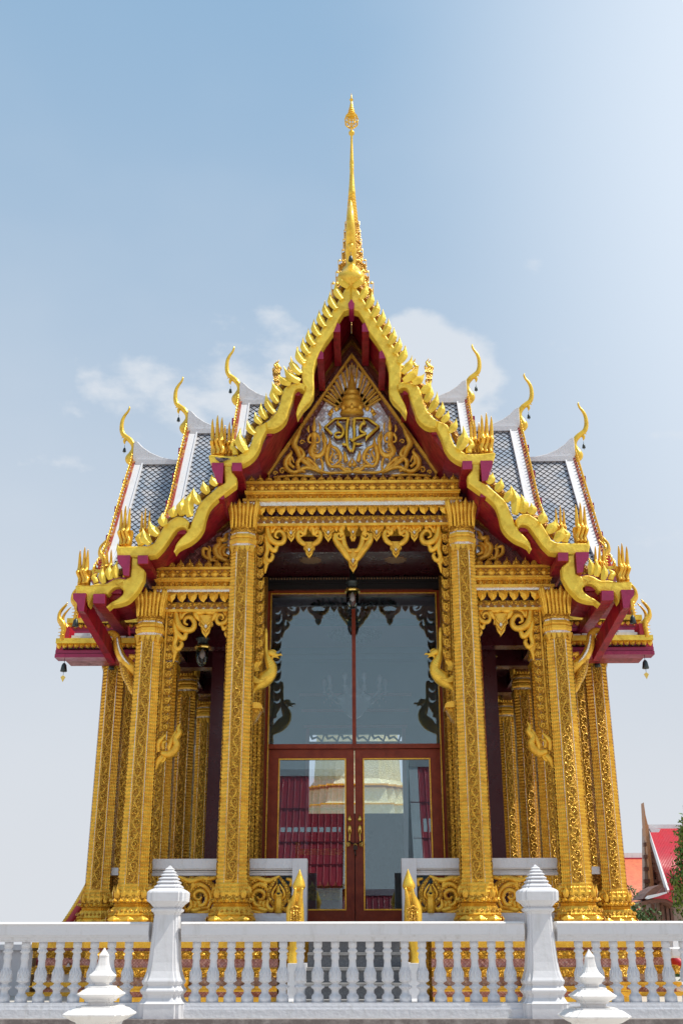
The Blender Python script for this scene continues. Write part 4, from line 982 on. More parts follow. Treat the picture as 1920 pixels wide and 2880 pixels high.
# ---------------------------------------------------------------- swan figures on brackets
SY=14.42
def LS(m,pts,R,mat='goldfig',fy=.85,dy=0,n=9,fn=cs):
    k=.12755/F*16.1; P=catmull(T(fn,pts,SY+dy),4); RR=[r[0]*k for r in catmull([(r,) for r in R],4)]; m.pt(P,RR,SY+dy,mat,n=n,fy=fy)
m=M()
LS(m,[(520,1650),(530,1560),(545,1450),(600,1360),(720,1260),(830,1160),(930,1050),(965,950),(945,860),(905,770),(870,690),(850,600),(838,500),(838,300),(838,180),(835,60)],[50,42,48,85,130,150,130,112,108,88,68,52,42,38,42,30],fy=.8)
LS(m,[(890,590),(940,590),(1000,610),(1050,640),(1110,640),(1160,630),(1195,660)],[50,66,62,46,26,20,5]); LS(m,[(1010,660),(1070,680),(1130,718)],[36,20,4]); LS(m,[(940,540),(1010,545),(1075,575)],[20,26,5])
LS(m,[(1000,650),(980,700),(960,740)],[30,24,4])
for j,(dx,dy) in enumerate(((0,0),(40,40),(80,90),(-30,-10))): LS(m,[(620+dx*.6,1000),(560+dx,900),(620+dx,790),(600+dx*.8,700),(600+dx*.5,620+dy),(605+dx*.3,550+dy)],[34,46,48,44,28,3],dy=-.02+.012*j)
for j in range(4): LS(m,[(500,1020+j*40),(560,1120+j*34),(680,1190+j*18),(840,1200-j*10)],[20,26,24,6],dy=-.09,n=6)
LS(m,[(500,1120),(510,1250),(560,1340)],[40,46,10])
sw1=m.build('swan_figure'); tag(sw1,'gilded swan figure on the bracket of the left inner column','swan figure','swan figures facing each other across the doorway')
sw2=mirror(sw1); sw2['label']='gilded swan figure on the bracket of the right inner column'
m=M()
q=T(cs,[(470,1690),(560,1672),(700,1690),(738,1730),(755,1790),(760,1840),(738,1812),(470,1812)],SY-.14); m.prism(q,SY-.14,SY+.12,'goldplain')
m.prism(T(cs,[(465,1812),(738,1812),(700,1900),(640,2000),(600,2080),(540,2130),(470,2200)],SY-.09),SY-.09,SY+.08,'goldfine')
for a in ((560,1890,52),(520,1990,44),(620,1880,40),(500,2080,34)): S_(m,cs,*a,1.4,0,1,13,SY-.1)
br=m.build('swan_bracket',PV); mirror(br)
# naga heads guarding the steps
m=M(); NY=13.3
def LN(pts,R,mat='goldfig',fy=.9,dy=0,n=10):
    k=.61224/F*(NY+1.4); P=catmull(T(c8,pts,NY+dy),4); RR=[r[0]*k for r in catmull([(r,) for r in R],4)]; m.pt(P,RR,NY+dy,mat,n=n,fy=fy)
LN([(1342,590),(1338,560),(1342,520),(1350,470),(1352,420),(1350,370),(1352,330),(1362,280),(1368,250)],[20,19,18,24,34,36,34,22,12])
LN([(1368,255),(1368,235),(1370,215),(1371,190),(1372,155)],[16,26,22,13,1])
for s in (-1,1): LN([(1350+s*6,390),(1352+s*14,340),(1362+s*14,280),(1368+s*16,240)],[8,9,9,3],'goldplain',1,-.1,6)
for j in range(5): LN([(1326,400-j*10+j*28-60),(1350,385-j*10+j*28-60),(1378,400-j*10+j*28-60)],[3,5,3],'gold',1,-.17,5)
for j in range(4): LN([(1330+j*13,395),(1332+j*12,350)],[3,3],'gold',1,-.18,5)
LN([(1322,505),(1318,560),(1325,580)],[8,12,4],'gold')
ng=m.build('naga_statue'); tag(ng,'golden naga head rearing on the left white wall beside the granite steps','naga statue','naga heads flanking the granite steps')
ng2=mirror(ng); ng2['label']='golden naga head rearing on the right white wall beside the granite steps'
# ---------------------------------------------------------------- side wings
m=M(); v1=M()
def verge_profile():
    top=[(18.5,8.30),(17.77,7.15),(17.11,6.12),(16.62,5.62),(16.34,5.38)]
    mid=[(16.75,5.25),(16.1,4.85),(15.55,4.48),(15.22,4.28)]
    low=[(15.6,4.2),(15.1,3.98),(14.75,3.80)]
    f=lambda P:[(a,b+EYE) for a,b in P]
    return f(top),f(mid),f(low)
vt,vm,vl_=verge_profile()
def tiles(m,x0,x1,prof,row=.072,colw=.118,back=True):
    """fish-scale tiles on a slope running down prof (y,z), over x0..x1"""
    P=[Vector((0,a,b)) for a,b in catmull(prof,4)]; d=[0]
    for i in range(1,len(P)): d.append(d[-1]+(P[i]-P[i-1]).length)
    tot=d[-1]
    def at(s):
        s=min(max(s,0),tot)
        for i in range(1,len(P)):
            if s<=d[i]+1e-9: return P[i-1].lerp(P[i],(s-d[i-1])/(d[i]-d[i-1]))
        return P[-1]
    def nrm(s):
        t=(at(s+.02)-at(s-.02)).normalized(); n=Vector((0,t.z,-t.y)); return n if n.z>0 else -n
    if back:
        N=len(P)
        for q,off in (('tiledark',0),('crimson',-.09)):
            vs=[]
            for i,p in enumerate(P):
                nn=nrm(d[i]); pp=p+nn*off; vs+=[(x0,pp.y,pp.z),(x1,pp.y,pp.z)]
            m.add(vs,[(2*i,2*i+1,2*i+3,2*i+2) for i in range(N-1)],q)
    nr=int(tot/row); nc=int((x1-x0)/colw)+1
    for r in range(nr):
        s0=r*row
        for c_ in range(nc+1):
            cx_=x0+colw*(c_+(.5 if r%2 else 0)); 
            if cx_<x0 or cx_>x1: continue
            hh=row*2
            for hw,ex,lift0,mt in ((colw*.50,1.0,.004,'tiledark'),(colw*.44,.86,.008,'tile')):  # larger dark tile underneath paints the shadow line at each lower edge
                vs=[]
                for (u,w) in ((0,-.12),(-1,.42),(-.72,.70),(-.36,.92),(0,1.0),(.36,.92),(.72,.70),(1,.42)):
                    x=min(max(cx_+u*hw,x0),x1); s=min(s0+w*ex*hh,tot); p=at(s)+nrm(s)*(lift0+.014*max(0,w)); vs.append((x,p.y,p.z))
                m.add(vs,[tuple(range(8))],mt)
            
def zshift(P,dz,cut=None): return [(a,b+dz) for a,b in P]
sw=[]
XT=[4.0,3.03,2.08]; DZ=[0,.62,1.21]; XI=[3.0,2.05,0.9]
def wing(s):
    R=empty('side_roof',(0,0,0)); R.parent=PV
    for k in range(3):
        prof=zshift(vt,DZ[k]) if k==0 else zshift(vt[:3],DZ[k])+[(16.5,5.62+EYE+DZ[k]*.9)]
        for back in (0,1):
            m=M()
            a,b=sorted((s*XT[k],s*XI[k]))
            if not back: tiles(m,a,b,prof)
            else:
                q=[(2*YC-y,z) for y,z in prof]; N=len(q)
                m.add([v for y,z in q for v in ((a,y,z),(b,y,z))],[(2*i,2*i+1,2*i+3,2*i+2) for i in range(N-1)],'tile')
                m.add([v for y,z in q for v in ((a,y,z-.1),(b,y,z-.1))],[(2*i,2*i+1,2*i+3,2*i+2) for i in range(N-1)],'crimson')
            m.build('tiled_slope',R)
        # verge board: red slab, white capping strip, gilt teeth
        m=M(); x=s*XT[k]; P=catmull(prof,3)
        for mir in (0,1):
            Q=[((2*YC-y) if mir else y,z) for y,z in P]
            up=[]; 
            for i,(y,z) in enumerate(Q):
                t=Vector((Q[min(i+1,len(Q)-1)][0]-Q[max(i-1,0)][0],Q[min(i+1,len(Q)-1)][1]-Q[max(i-1,0)][1])).normalized(); n=Vector((t.y,-t.x)); n=n if n.y>0 else -n; up.append(n)
            for i in range(len(Q)-1):
                a,b=Q[i],Q[i+1]; na,nb_=up[i],up[i+1]
                def qd(x0,x1,lo,hi,mt):
                    xx0,xx1=sorted((x0,x1))
                    vs=[(xx,p[0]+n.x*h,p[1]+n.y*h) for xx in (xx0,xx1) for p,n in ((a,na),(b,nb_)) for h in (lo,hi)]
                    m.add(vs,[(0,1,3,2),(4,6,7,5),(0,4,5,1),(2,3,7,6),(1,5,7,3),(0,2,6,4)],mt)
                qd(x,x+s*.045,-.06,.06,'fadedred'); qd(x+s*.0,x-s*.13,-.02,.05,'white'); qd(x-s*.13,x-s*.155,.0,.07,'white')
                L=Vector((b[0]-a[0],b[1]-a[1])).length; n=max(1,int(L/.085))
                for j in range(n):
                    t=(j+.5)/n; py=a[0]+(b[0]-a[0])*t; pz=a[1]+(b[1]-a[1])*t; nn=na
                    dy_,dz_=(b[0]-a[0])/L,(b[1]-a[1])/L
                    m.tube([(x+s*.045,py+nn.x*.07,pz+nn.y*.07),(x+s*.065,py+nn.x*.11-dy_*.02,pz+nn.y*.11-dz_*.02),(x+s*.06,py+nn.x*.17-dy_*.06,pz+nn.y*.17-dz_*.06)],[.02,.02,.004],'goldplain',5,1.2)
        for t in (.3,.75,1.2,1.7): 
            for yy in (YC-t,): 
                zz=prof[0][1]-t*1.55; m.box(*sorted((x+s*.06,x+s*.14)),yy-.05,yy+.05,zz-.16,zz-.03,'magenta')
        m.build('verge_board',R)
        # white ridge sweeping up to the chofa
        m=M(); zR=prof[0][1]; xin=s*XI[k] if k<2 else s*.9
        L=abs(x-xin)
        Pp=[(.05,-.12),(.05,.40),(-.02,.38),(-.12,.27),(-.27,.16),(-.46,.07),(-.7,.01),(-1.0,-.01),(-1.0,-.12)] 
        P2=[(x+s*(a*min(L,1.05)),zR+b) for a,b in Pp]
        m.prism(P2,YC-.08,YC+.08,'white',bev=.01); P3=[(x-s*.02,zR-.10),(x-s*L,zR-.10),(x-s*L,zR-.02),(x-s*.02,zR-.0)]
        m.prism(P3,YC-.13,YC+.13,'white'); m.build('ridge_cap',R)
        # tympanum of the wing
        m=M(); m.prism([(YC-2.0,FL+3.9),(YC+2.0,FL+3.9),(YC+1.2,prof[0][1]-2.0),(YC,prof[0][1]-.25),(YC-1.2,prof[0][1]-2.0)],*sorted((s*(XT[k]-.35),s*(XT[k]-.4))),'brown',axis='X'); m.build('wing_gable',R)
    # mid and low skirts
    a,b=sorted((s*4.0,s*2.9))
    m=M(); tiles(m,a,b,vm); m.build('tiled_skirt',R); m=M(); tiles(m,a,b,vl_); m.build('tiled_skirt',R)
    for P in (vm,vl_):
        m=M(); q=[(2*YC-y,z) for y,z in P]
        m.add([v for y,z in q for v in ((a,y,z),(b,y,z))],[(2*i,2*i+1,2*i+3,2*i+2) for i in range(len(q)-1)],'tile'); m.build('tiled_skirt',R)
    # eave fascias
    F3,F2,F1=(16.34,5.46),(15.22,4.35),(14.76,3.93)
    for (y,z),h in ((F3,.16),(F2,.2),(F1,.24)):
        z+=EYE; m=M(); a,b=sorted((s*4.1,s*2.9))
        m.box(a,b,y-.02,y+.2,z-.04,z+.03,'paint'); m.box(a,b,y+.03,y+.2,z-.13,z-.04,'red')
        studs(m,a,b,z-.115,z-.04,y+.02,int((b-a)/.075),'goldplain','leafdown',.03,.95)
        m.box(a,b,y+.01,y+.2,z-h+.06,z-.13,'magenta'); m.box(a,b,y-.01,y+.2,z-h,z-h+.05,'magenta')
        m.build('eave_fascia',R)
        # verge end: white stacked tile ends and red fin
        m=M(); a,b=sorted((s*3.9,s*3.62)); m.box(a,b,y+.02,y+.35,z+.03,z+.08,'white'); m.box(a+.03,b-.03,y+.05,y+.35,z+.08,z+.12,'white'); 
        m.box(*sorted((s*4.0,s*3.93)),y,y+.5,z+.03,z+.2,'red')
        for j in range(5): m.box(*sorted((s*(3.6-.12*j),s*(3.5-.12*j))),y+.0,y+.3,z+.035,z+.055+.008*(j%2),'white')
        m.build('tile_ends',R)
        # naga finial at the corner, seen from the side
        m=M(); k=.62; x0=s*{.16:3.92,.2:3.98,.24:4.02}[h]; P=[(0,0),(.0,.14),(-.02,.28),(.02,.40),(.10,.50),(.12,.60),(.09,.70),(.02,.80),(-.05,.88)]
        for yy,o in ((y+.0,0),(y+.1,.03),(y+.2,.0)):
            Q=catmull([(x0+s*(a_*k+o)*1.0,z+b_*k) for a_,b_ in P],3); n=len(Q)
            m.pt(Q,[.036*(1 if t<.35 else max(.1,1.1-(t-.3)*1.35)) for t in [i/(n-1) for i in range(n)]],yy,'goldplain',n=7)
        for j in range(4): m.pt([(x0-s*.02,z+(.12+.08*j)*k),(x0+s*.06,z+(.10+.08*j)*k)],[.015,.003],y-.02,'goldplain',n=5)
        m.build('naga_finial',R)
    # eave soffit and end wall
    m=M(); a,b=sorted((s*4.05,s*2.9)); m.box(a,b,14.9,15.46,3.74+EYE,3.78+EYE,'crimson'); m.box(a,b,21.54,22.2,3.74+EYE,3.78+EYE,'crimson'); m.build('eave_soffit',R)
    return R
wing(-1); wing(1)
# chofas
def chofa():
    P=[(0.0,-.12),(.075,-.02),(.10,.08),(.055,.20),(.02,.32),(.04,.44),(.11,.54),(.20,.62),(.29,.70),(.335,.82),(.345,.96),(.33,1.10),(.28,1.22),(.22,1.31),(.19,1.40),(.20,1.45)]
    R=[.03,.09,.10,.07,.055,.062,.068,.062,.06,.054,.048,.042,.035,.028,.022,.008]
    m=M(); Q=catmull(P,3); RR=[r[0] for r in catmull([(r,) for r in R],3)]; m.pt(Q,RR,0,'goldfig',n=8,fy=.95)
    m.pt(catmull([(.18,.60),(.24,.56),(.25,.50),(.235,.44)],3),[r[0] for r in catmull([(.045,),(.045,),(.03,),(.004,)],3)],0,'goldfig',n=7,fy=.8)
    m.pt([(.20,.66),(.27,.64),(.33,.60)],[.03,.03,.004],0,'goldfig',n=6,fy=.8)
    return m
def bell(loc,label,k=1.0,leafy=True):
    """small wind bell on a wire with a leaf clapper"""
    k*=.85; r=empty('wind_bell',loc); tag(r,label,'wind bell','small wind bells hanging from the roofs')
    m=M(); m.loft(circ(12),[(-.20*k,.045*k),(-.195*k,.048*k),(-.15*k,.040*k),(-.11*k,.034*k),(-.085*k,.02*k),(-.075*k,.004*k)],'bronze',smooth=True); m.tube([(0,0,0),(.0,0,-.08*k)],[.004,.004],'bronze',5); m.build('bell_body',r)
    m=M(); m.tube([(0,0,-.19*k),(0,0,-.25*k)],[.003,.003],'bronze',4)
    if leafy: m.prism([(-.035*k,-.28*k),(0,-.25*k),(.035*k,-.28*k),(.0,-.35*k)],-.003,.003,'brass')
    m.build('clapper',r); return r
base=chofa()
ords=['outermost','middle','innermost']; first=None
for s,side in ((-1,'left'),(1,'right')):
    for k in range(3):
        q=M(); q.__dict__.update({a:list(b) for a,b in base.__dict__.items()})
        z=8.30+EYE+DZ[k]
        q.xf(Matrix.Translation((s*(XT[k]+.05),YC,z+.02))@Matrix.Diagonal((s*.78,.78,.78*(1.0 if k<2 else 1.05),1)))
        q.build('chofa',PV)
        bell((s*(XT[k]+.05+.235*.78),YC,z+.02+.42*.78),f'small dark bell hanging from the beak of the {ords[k]} roof horn on the {side}',.8,False)
q=M(); q.__dict__.update({a:list(b) for a,b in base.__dict__.items()})
zA=U(990,792,YG)[1]
q.v=[(x,y*1.9 if z<.3 else y*1.15,z) for x,y,z in q.v]
q.xf(Matrix.Translation((0,YG+.10,zA+.02))@Matrix.Rotation(-pi/2,4,'Z')@Matrix.Diagonal((.92,1.15,.92,1))); q.build('chofa',PV)
zbk=zA+.02+.44*.92
bell((0,YG+.10-.235*.92,zbk),'small dark bell hanging from the beak of the front roof horn above the gable apex',.9,False)
a=U(165,1848,14.8); bell((U(182,1846,14.8)[0],14.8,3.70+EYE),'dark bell with leaf clapper hanging from the low eave corner on the far left',1.15)
bell((-U(182,1846,14.8)[0],14.8,3.70+EYE),'dark bell with leaf clapper hanging from the low eave corner on the far right',1.15)
p=U(*c4(283,1045),14.9); bell((p[0],14.6,p[1]+.05),'stubby dark bell hanging under the left corner beam beside the white tile ends',1.1,False)
bell((-p[0],14.6,p[1]+.05),'stubby dark bell hanging under the right corner beam beside the white tile ends',1.1,False)
p=U(*c4(507,1345),15.5); bell((p[0],15.5,p[1]+.1),'grey bell hanging above the rear left column head',1.1,False)
bell((-p[0],15.5,p[1]+.1),'grey bell hanging above the rear right column head',1.1,False)
# ---------------------------------------------------------------- crossing roof and needle spire
def kz(y): return U(991,220+.2551*y,YC)[1]
def kr(px,z):  # pixel half width in the spire crop to metres
    d=YC*cos(PITCH)+(z-EYE)*sin(PITCH); return px*.2551/F*d
SP=empty('spire',(0,YC,0)); SP.parent=PV
m=M()
ys=[(560,8),(575,14),(600,33),(618,30),(632,14),(645,11),(760,15),(900,21),(950,25),(962,20),(972,26),(985,20),(1000,26),(1015,21),(1100,26),(1200,33),(1260,39),(1285,40),(1298,30)]
m.loft(circ(14),[(kz(y),kr(r,kz(y))) for y,r in ys][::-1],'goldfig',smooth=True); m.build('needle',SP)
m=M(); lv=[]
y=1298; r=34
while y<1620:
    lv+=[(y,r),(y+8,r+9),(y+20,r+9),(y+30,r)]; y+=34; r+=3.1
m.loft(circ(16),[(kz(y),kr(r,kz(y))) for y,r in lv][::-1],'goldplain'); m.build('ringed_cone',SP)
m=M(); tiers=[(1620,66,76),(1716,74,86),(1825,82,96),(1950,92,112),(2088,122,150),(2230,150,178),(2380,190,225)]
prev=1600
for i,(y0,ra,rb) in enumerate(tiers):
    y1=tiers[i+1][0] if i+1<len(tiers) else 2560
    L=[(y0,ra),(y0+6,rb),(y0+20,rb),(y0+26,rb*.93),(y0+40,rb*.93),(y1-12,rb*.9),(y1,rb*1.0)]
    m.loft(RED,[(kz(y),kr(r,kz(y))) for y,r in L][::-1],'gold')
    zt_=kz(y0+10); rr=kr(rb,zt_)
    for rot in range(4):
        q=M(); studs(q,-rr,rr,zt_-.02,zt_+.035+.006*i,-rr-.0,6+i,'goldplain','bud',.015,.95); q.xf(Matrix.Rotation(rot*pi/2,4,'Z')); o=len(m.v); m.v+=q.v
        for f,mi in zip(q.f,q.mi): m.f.append(tuple(a+o for a in f)); m.mi.append(m.m(q.mats[mi])); m.sm.append(False)
m.build('tiered_base',SP)
# umbrella finial
m=M()
for y,rb in ((530,0),):
    pass
for yy,rr in ((505,66),(455,70),(425,60),(405,50),(380,42),(350,34),(325,27),(295,19),(265,12)):
    z=kz(yy); r=kr(rr,z); n=18
    if yy>=425: m.tube([(r*cos(2*pi*k/n),r*sin(2*pi*k/n),z) for k in range(n+1)],[.010]*(n+1),'goldfig',5,1.5)
    else: m.loft(circ(14),[(z-.03,r*1.05),(z-.025,r*1.0),(z+.05,r*.62)],'goldfig',smooth=False)
for k in range(6):
    a=2*pi*k/6; m.tube([(.02*cos(a),.02*sin(a),kz(545)),(kr(50,18)*cos(a),kr(50,18)*sin(a),kz(528)),(kr(70,18)*cos(a),kr(70,18)*sin(a),kz(480)),(kr(62,18)*cos(a),kr(62,18)*sin(a),kz(430))],[.008,.012,.012,.008],'goldfig',5)
m.tube([(0,0,kz(560)),(0,0,kz(240))],[.018,.012],'goldfig',6)
m.loft(circ(8),[(kz(245),.02),(kz(238),.045),(kz(230),.02),(kz(200),.012),(kz(165),.003)],'goldfig',smooth=True)
m.build('umbrella_finial',SP)
# stepped square roof of the crossing with flame antefixes
m=M(); 
def hs(px,z): return px/F*(YC*cos(PITCH)+(z-EYE)*sin(PITCH))
tt=[]
for ysrc,hp in ((1150,226),(1072,204),(1015,140),(925,92),(865,60),(815,42)):
    z=U(991,ysrc,YC-1.0)[1]; tt.append((hs(hp,z),z))
for i,(h,z) in enumerate(tt):
    zn=(tt[i+1][1] if i+1<len(tt) else z+.6); hn=tt[i+1][0] if i+1<len(tt) else h*.8
    m.loft(RED,[(z-.3,h*.93),(z-.1,h*.95),(z-.04,h),(z+.04,h),(z+.1,h*.9),(zn-.2,hn*.96)],'gold')
m.build('stepped_roof',SP)
a0=None
for i,(h,z) in enumerate(tt[1:2]):
    for rot in range(4):
        for x in (-.97,-.8,-.62,.62,.8,.97):
            if a0 is None:
                q=M(); q.tube(catmull([(0,0,0),(.035,-.01,.07),(.0,-.01,.14),(-.03,0,.20),(.01,0,.27),(.035,0,.34)],3),[r[0] for r in catmull([(.045,),(.055,),(.045,),(.035,),(.02,),(.002,)],3)],'goldplain',6,.7)
                q.tube([(-.06,0,0),(-.07,0,.08),(-.05,0,.14)],[.035,.03,.003],'goldplain',5); q.tube([(.07,0,0),(.09,0,.08),(.07,0,.13)],[.035,.03,.003],'goldplain',5)
                q.box(-.08,.08,-.05,.05,-.12,.01,'gold'); a0=q.build('flame_antefix',SP); o=a0
            else: o=a0.copy(); col.objects.link(o)
            v=Matrix.Rotation(rot*pi/2,4,'Z')@Vector((x*h,-h,0)); o.location=(v.x,v.y,z+.04); o.scale=(.6,.6,.62) if i==0 else (.42,.42,.42)
# side naga tails (golden scale rails running down from the side porches)
for s,sd in ((-1,'left'),(1,'right')):
    r=empty('naga_rail',(s*3.62,16.3,0)); tag(r,f'golden scaled naga rail curving down from the {sd} side porch','naga rail','naga rails of the side stairs')
    m=M(); dzn=0 if s<0 else -.55; P=[(0,0,2.55),(.14*s,0,2.25),(.33*s,0,1.92),(.6*s,-.1,1.5),(.95*s,-.2,1.22),(1.35*s,-.3,1.15),(1.7*s,-.3,1.3)]
    P=[(a_,b_,c_+dzn*max(0,1-i_/3)) for i_,(a_,b_,c_) in enumerate(P)]; Q=catmull(P,6); m.tube(Q,.07,'red',8); m.build('body',r)
    m=M()
    for i in range(len(Q)*2-2):
        t=i/2; a=Vector(Q[int(t)]); b=Vector(Q[min(int(t)+1,len(Q)-1)]); p=a.lerp(b,t-int(t)); d=(b-a)
        if d.length<1e-6: continue
        d.normalize(); n=Vector((-d.z*s,0,abs(d.x))).normalized()
        q=p+n*.05; m.tube([tuple(q-d*.03),tuple(q+n*.03),tuple(q+n*.04+d*.05)],[.04,.035,.006],'goldplain',6)
    m.build('scale_crest',r)
    m=M(); m.box(*sorted((s*.1,s*1.6)),-.45,-.05,.95-.0,1.12,'white'); m.build('white_kerb',r)
# bulkhead lamps
def lamp(loc,label):
    r=empty('ceiling_lamp',loc); tag(r,label,'ceiling lamp','glass jar lamps under the porch ceilings')
    m=M(); m.loft(circ(14),[(-.02,.11),(0,.115),(.02,.11)],'brass'); m.loft(circ(14),[(.02,.07),(.10,.075),(.12,.1),(.14,.1),(.16,.05),(.5,.02)],'bronze',smooth=True); m.build('fitting',r)
    m=M(); m.loft(circ(14),[(-.27,.01),(-.26,.04),(-.22,.075),(-.15,.09),(-.02,.09)],'bulb',smooth=True); m.build('glass_jar',r)
    m=M(); m.loft(circ(10),[(-.16,.01),(-.13,.035),(-.08,.035),(-.03,.015),(0,.015)],'white',smooth=True); m.build('bulb',r)
lp=U(990,1662,15.3); lamp((lp[0],15.3,lp[1]),'glass jar lamp hanging in front of the central door glass')
for (x,y),Y,lb in ((s5(700,1100),15.2,'front'),(s5(1040,1380),17.4,'rear')):
    p=U(x,y,Y); lamp((p[0],Y,p[1]),f'{lb} one of the two glass jar lamps in the left side bay')
p=U(*r3(340,1150),17.0); lamp((p[0],17.0,p[1]),'glass jar lamp hanging in the right side bay')
# pigeon on the gable end
p=U(*c3(1262,915),YG-.03); pg=empty('pigeon',(p[0],YG-.03,p[1])); tag(pg,'small grey brown bird perched under the left golden finger finial','bird')
m=M(); Q=catmull([(-.075,.03),(-.065,.012),(-.045,-.002),(-.01,-.014),(.03,-.01),(.07,-.004),(.125,.0)],4); m.pt(Q,[r[0] for r in catmull([(.004,),(.017,),(.02,),(.03,),(.026,),(.014,),(.005,)],4)],0,'feather',n=8); m.build('bird_body',pg)
m=M(); m.pt([(-.01,.0),(.04,-.004),(.10,.002)],[.012,.016,.003],-.02,'black',n=6,fy=.5); m.build('wing',pg)
m=M(); m.pt([(-.075,.028),(-.092,.022)],[.006,.001],0,'black',n=5); m.build('beak',pg)
SKYHAZE=(4.15,4.3,4.55,1); SKYCLOUD=(4.7,4.85,5.05,1); EXPO=0.42
# ================================================================ TERRACE, BALUSTRADE
YR=10.8
zR=[U(990,y,YR)[1] for y in (2592,2598,2629,2648,2820.5,2863)]
TZ=zR[5]
def st(name,m): o=m.build(name); o['kind']='structure'; return o
m=M(); m.box(-400,400,-400,YR-.12,-.3,0,'paving'); m.box(-400,400,YR+.3,600,-.3,-.004,'paving'); st('ground',m)
m=M(); m.box(-14,14,YR-.16,24.5,.0,TZ-.06,'granite'); m.box(-14,14,YR-.22,YR-.1,TZ-.06,TZ,'coping'); m.box(-14,14,YR-.1,24.5,TZ-.06,TZ-.001,'paving'); st('terrace',m)
# granite steps
ST=empty('granite_steps',(0,12.6,0)); tag(ST,'speckled grey granite steps rising to the glass doors behind the balustrade','steps')
sx=U(*c8(1400,600),13.0)[0]; sx=abs(sx)
zs_=[U(990,2550+.3444*y,12.9)[1] for y in (375,495,620,750)]
step=(zs_[0]-zs_[3])/3; y=13.55; z=zs_[0]+step
tops=[]
while z>TZ-.3: tops.append(z); z-=step
for i,z in enumerate(tops):
    yf=13.6-.27*i
    m=M(); m.box(-sx,sx,yf,13.9,max(TZ-.0,z-step),z-.03,'granite'); m.box(-sx,sx,yf-.025,yf+.27,z-.03,z,'graniteedge'); o=m.build('step',ST); o.location=(0,-12.6,0)
m=M(); m.box(-1.4,1.4,13.85,16.05,FL-.2,FL-.001,'granite'); m.box(-1.4,1.4,13.83,13.9,FL-.03,FL+.002,'graniteedge'); o=m.build('landing',ST); o.location=(0,-12.6,0)
for s,sd in ((-1,'left'),(1,'right')):
    m=M(); z1=U(990,2350+.61224*587,13.1)[1]
    m.box(*sorted((s*sx,s*(sx+.20))),12.95,13.9,TZ,z1,'white'); m.box(*sorted((s*sx,s*(sx+.2))),12.3,12.95,TZ,z1-.35,'white')
    o=m.build('stair_wall'); tag(o,f'plain white stair side wall carrying the {sd} naga head','wall')
# balustrade sections
def baluster():
    m=M(); H=zR[3]-zR[4]; k=H/503*1.0
    q=.0345/100*0+ .159/142
    prof=[(0,35),(48,35),(50,29),(58,27),(64,33),(74,37),(86,36),(94,30),(100,27),(112,31),(132,34),(146,32),(156,27),(190,29),(230,34),(280,43),(305,49),(322,50),(334,44),(342,26),(350,25),(358,33),(370,44),(380,46),(392,40),(400,32),(408,29),(430,31),(436,40),(446,42),(448,49),(503,50)]
    m.loft(circ(18),[(H*(1-y/503),r*q) for y,r in prof][::-1],'whiteold',smooth=True)
    for k_ in range(9):
        a=2*pi*k_/9
        for z,r,w in ((H*(1-376/503),47*q,.012),(H*(1-80/503),36*q,.009),(H*(1-322/503),49*q,.007)):
            m.loft(circ(6),[(z-w,w*.2),(z,w),(z+w,w*.2)],'whiteold',c=(r*cos(a),r*sin(a)),smooth=True)
        b=a+.35
        m.tube([(31*q*cos(b),31*q*sin(b),H*(1-215/503)),(42*q*cos(b+.12),42*q*sin(b+.12),H*(1-260/503)),(48*q*cos(b-.05),48*q*sin(b-.05),H*(1-300/503))],[.003,.011,.004],'whiteold',5)
    return m
bal0=None
def section(x0,x1,label,first_x=None):
    global bal0
    r=empty('balustrade',((x0+x1)/2,YR,TZ)); tag(r,label,'balustrade','white balustrade sections along the terrace edge')
    ox=(x0+x1)/2
    def add(m,n): 
        o=m.build(n,r); o.location=(-ox,-YR,-TZ); return o
    m=M(); h=zR[0]-zR[1]
    m.prism([(YR-.045,zR[1]-.001),(YR-.042,zR[1]+.006),(YR-.012,zR[0]),(YR+.16,zR[0]),(YR+.19,zR[1]+.006),(YR+.19,zR[1]-.001)],x0,x1,'finial',axis='X')
    m.box(x0,x1,YR-.035,YR+.185,zR[2],zR[1]-.002,'white'); hh=zR[2]-zR[3]
    m.box(x0,x1,YR-.02,YR+.17,zR[2]-hh*.3,zR[2],'whiteold'); m.box(x0,x1,YR-.0,YR+.15,zR[2]-hh*.7,zR[2]-hh*.3,'whiteold'); m.box(x0,x1,YR+.015,YR+.135,zR[3],zR[2]-hh*.7,'whiteold')
    add(m,'handrail')
    m=M(); m.box(x0,x1,YR-.02,YR+.17,zR[4]-.02,zR[4],'whiteold'); m.box(x0,x1,YR-.03,YR+.18,zR[4]-.05,zR[4]-.02,'whiteold'); m.box(x0,x1,YR-.045,YR+.195,zR[5],zR[4]-.05,'whiteold'); add(m,'plinth')
    x=first_x
    while x<x1-.04:
        if x>x0+.04:
            if bal0 is None: bal0=baluster().build('baluster',r); o=bal0
            else: o=bal0.copy(); col.objects.link(o); o.parent=r
            o.location=(x-ox,.075,zR[4]-TZ)
        x+=PSP
b1x=U(760+.3444*803,2700,YR+.07)[0]; PSP=U(760+.3444*945,2700,YR+.07)[0]-b1x
pl=abs(U(400,2760,YR)[0]); PXL=-1.715; PXR=1.715
hw=.15
def first(x0): 
    n=math.ceil((x0-b1x)/PSP); return b1x+n*PSP
section(PXL+hw,PXR-hw,'middle white balustrade section between the two tall white posts',first(PXL+hw+.05))
section(-9,PXL-hw,'left white balustrade section, with a small crack in its handrail',first(-8.95)+.01)
section(PXR+hw,9,'right white balustrade section running past the background roofs',first(PXR+hw+.05))
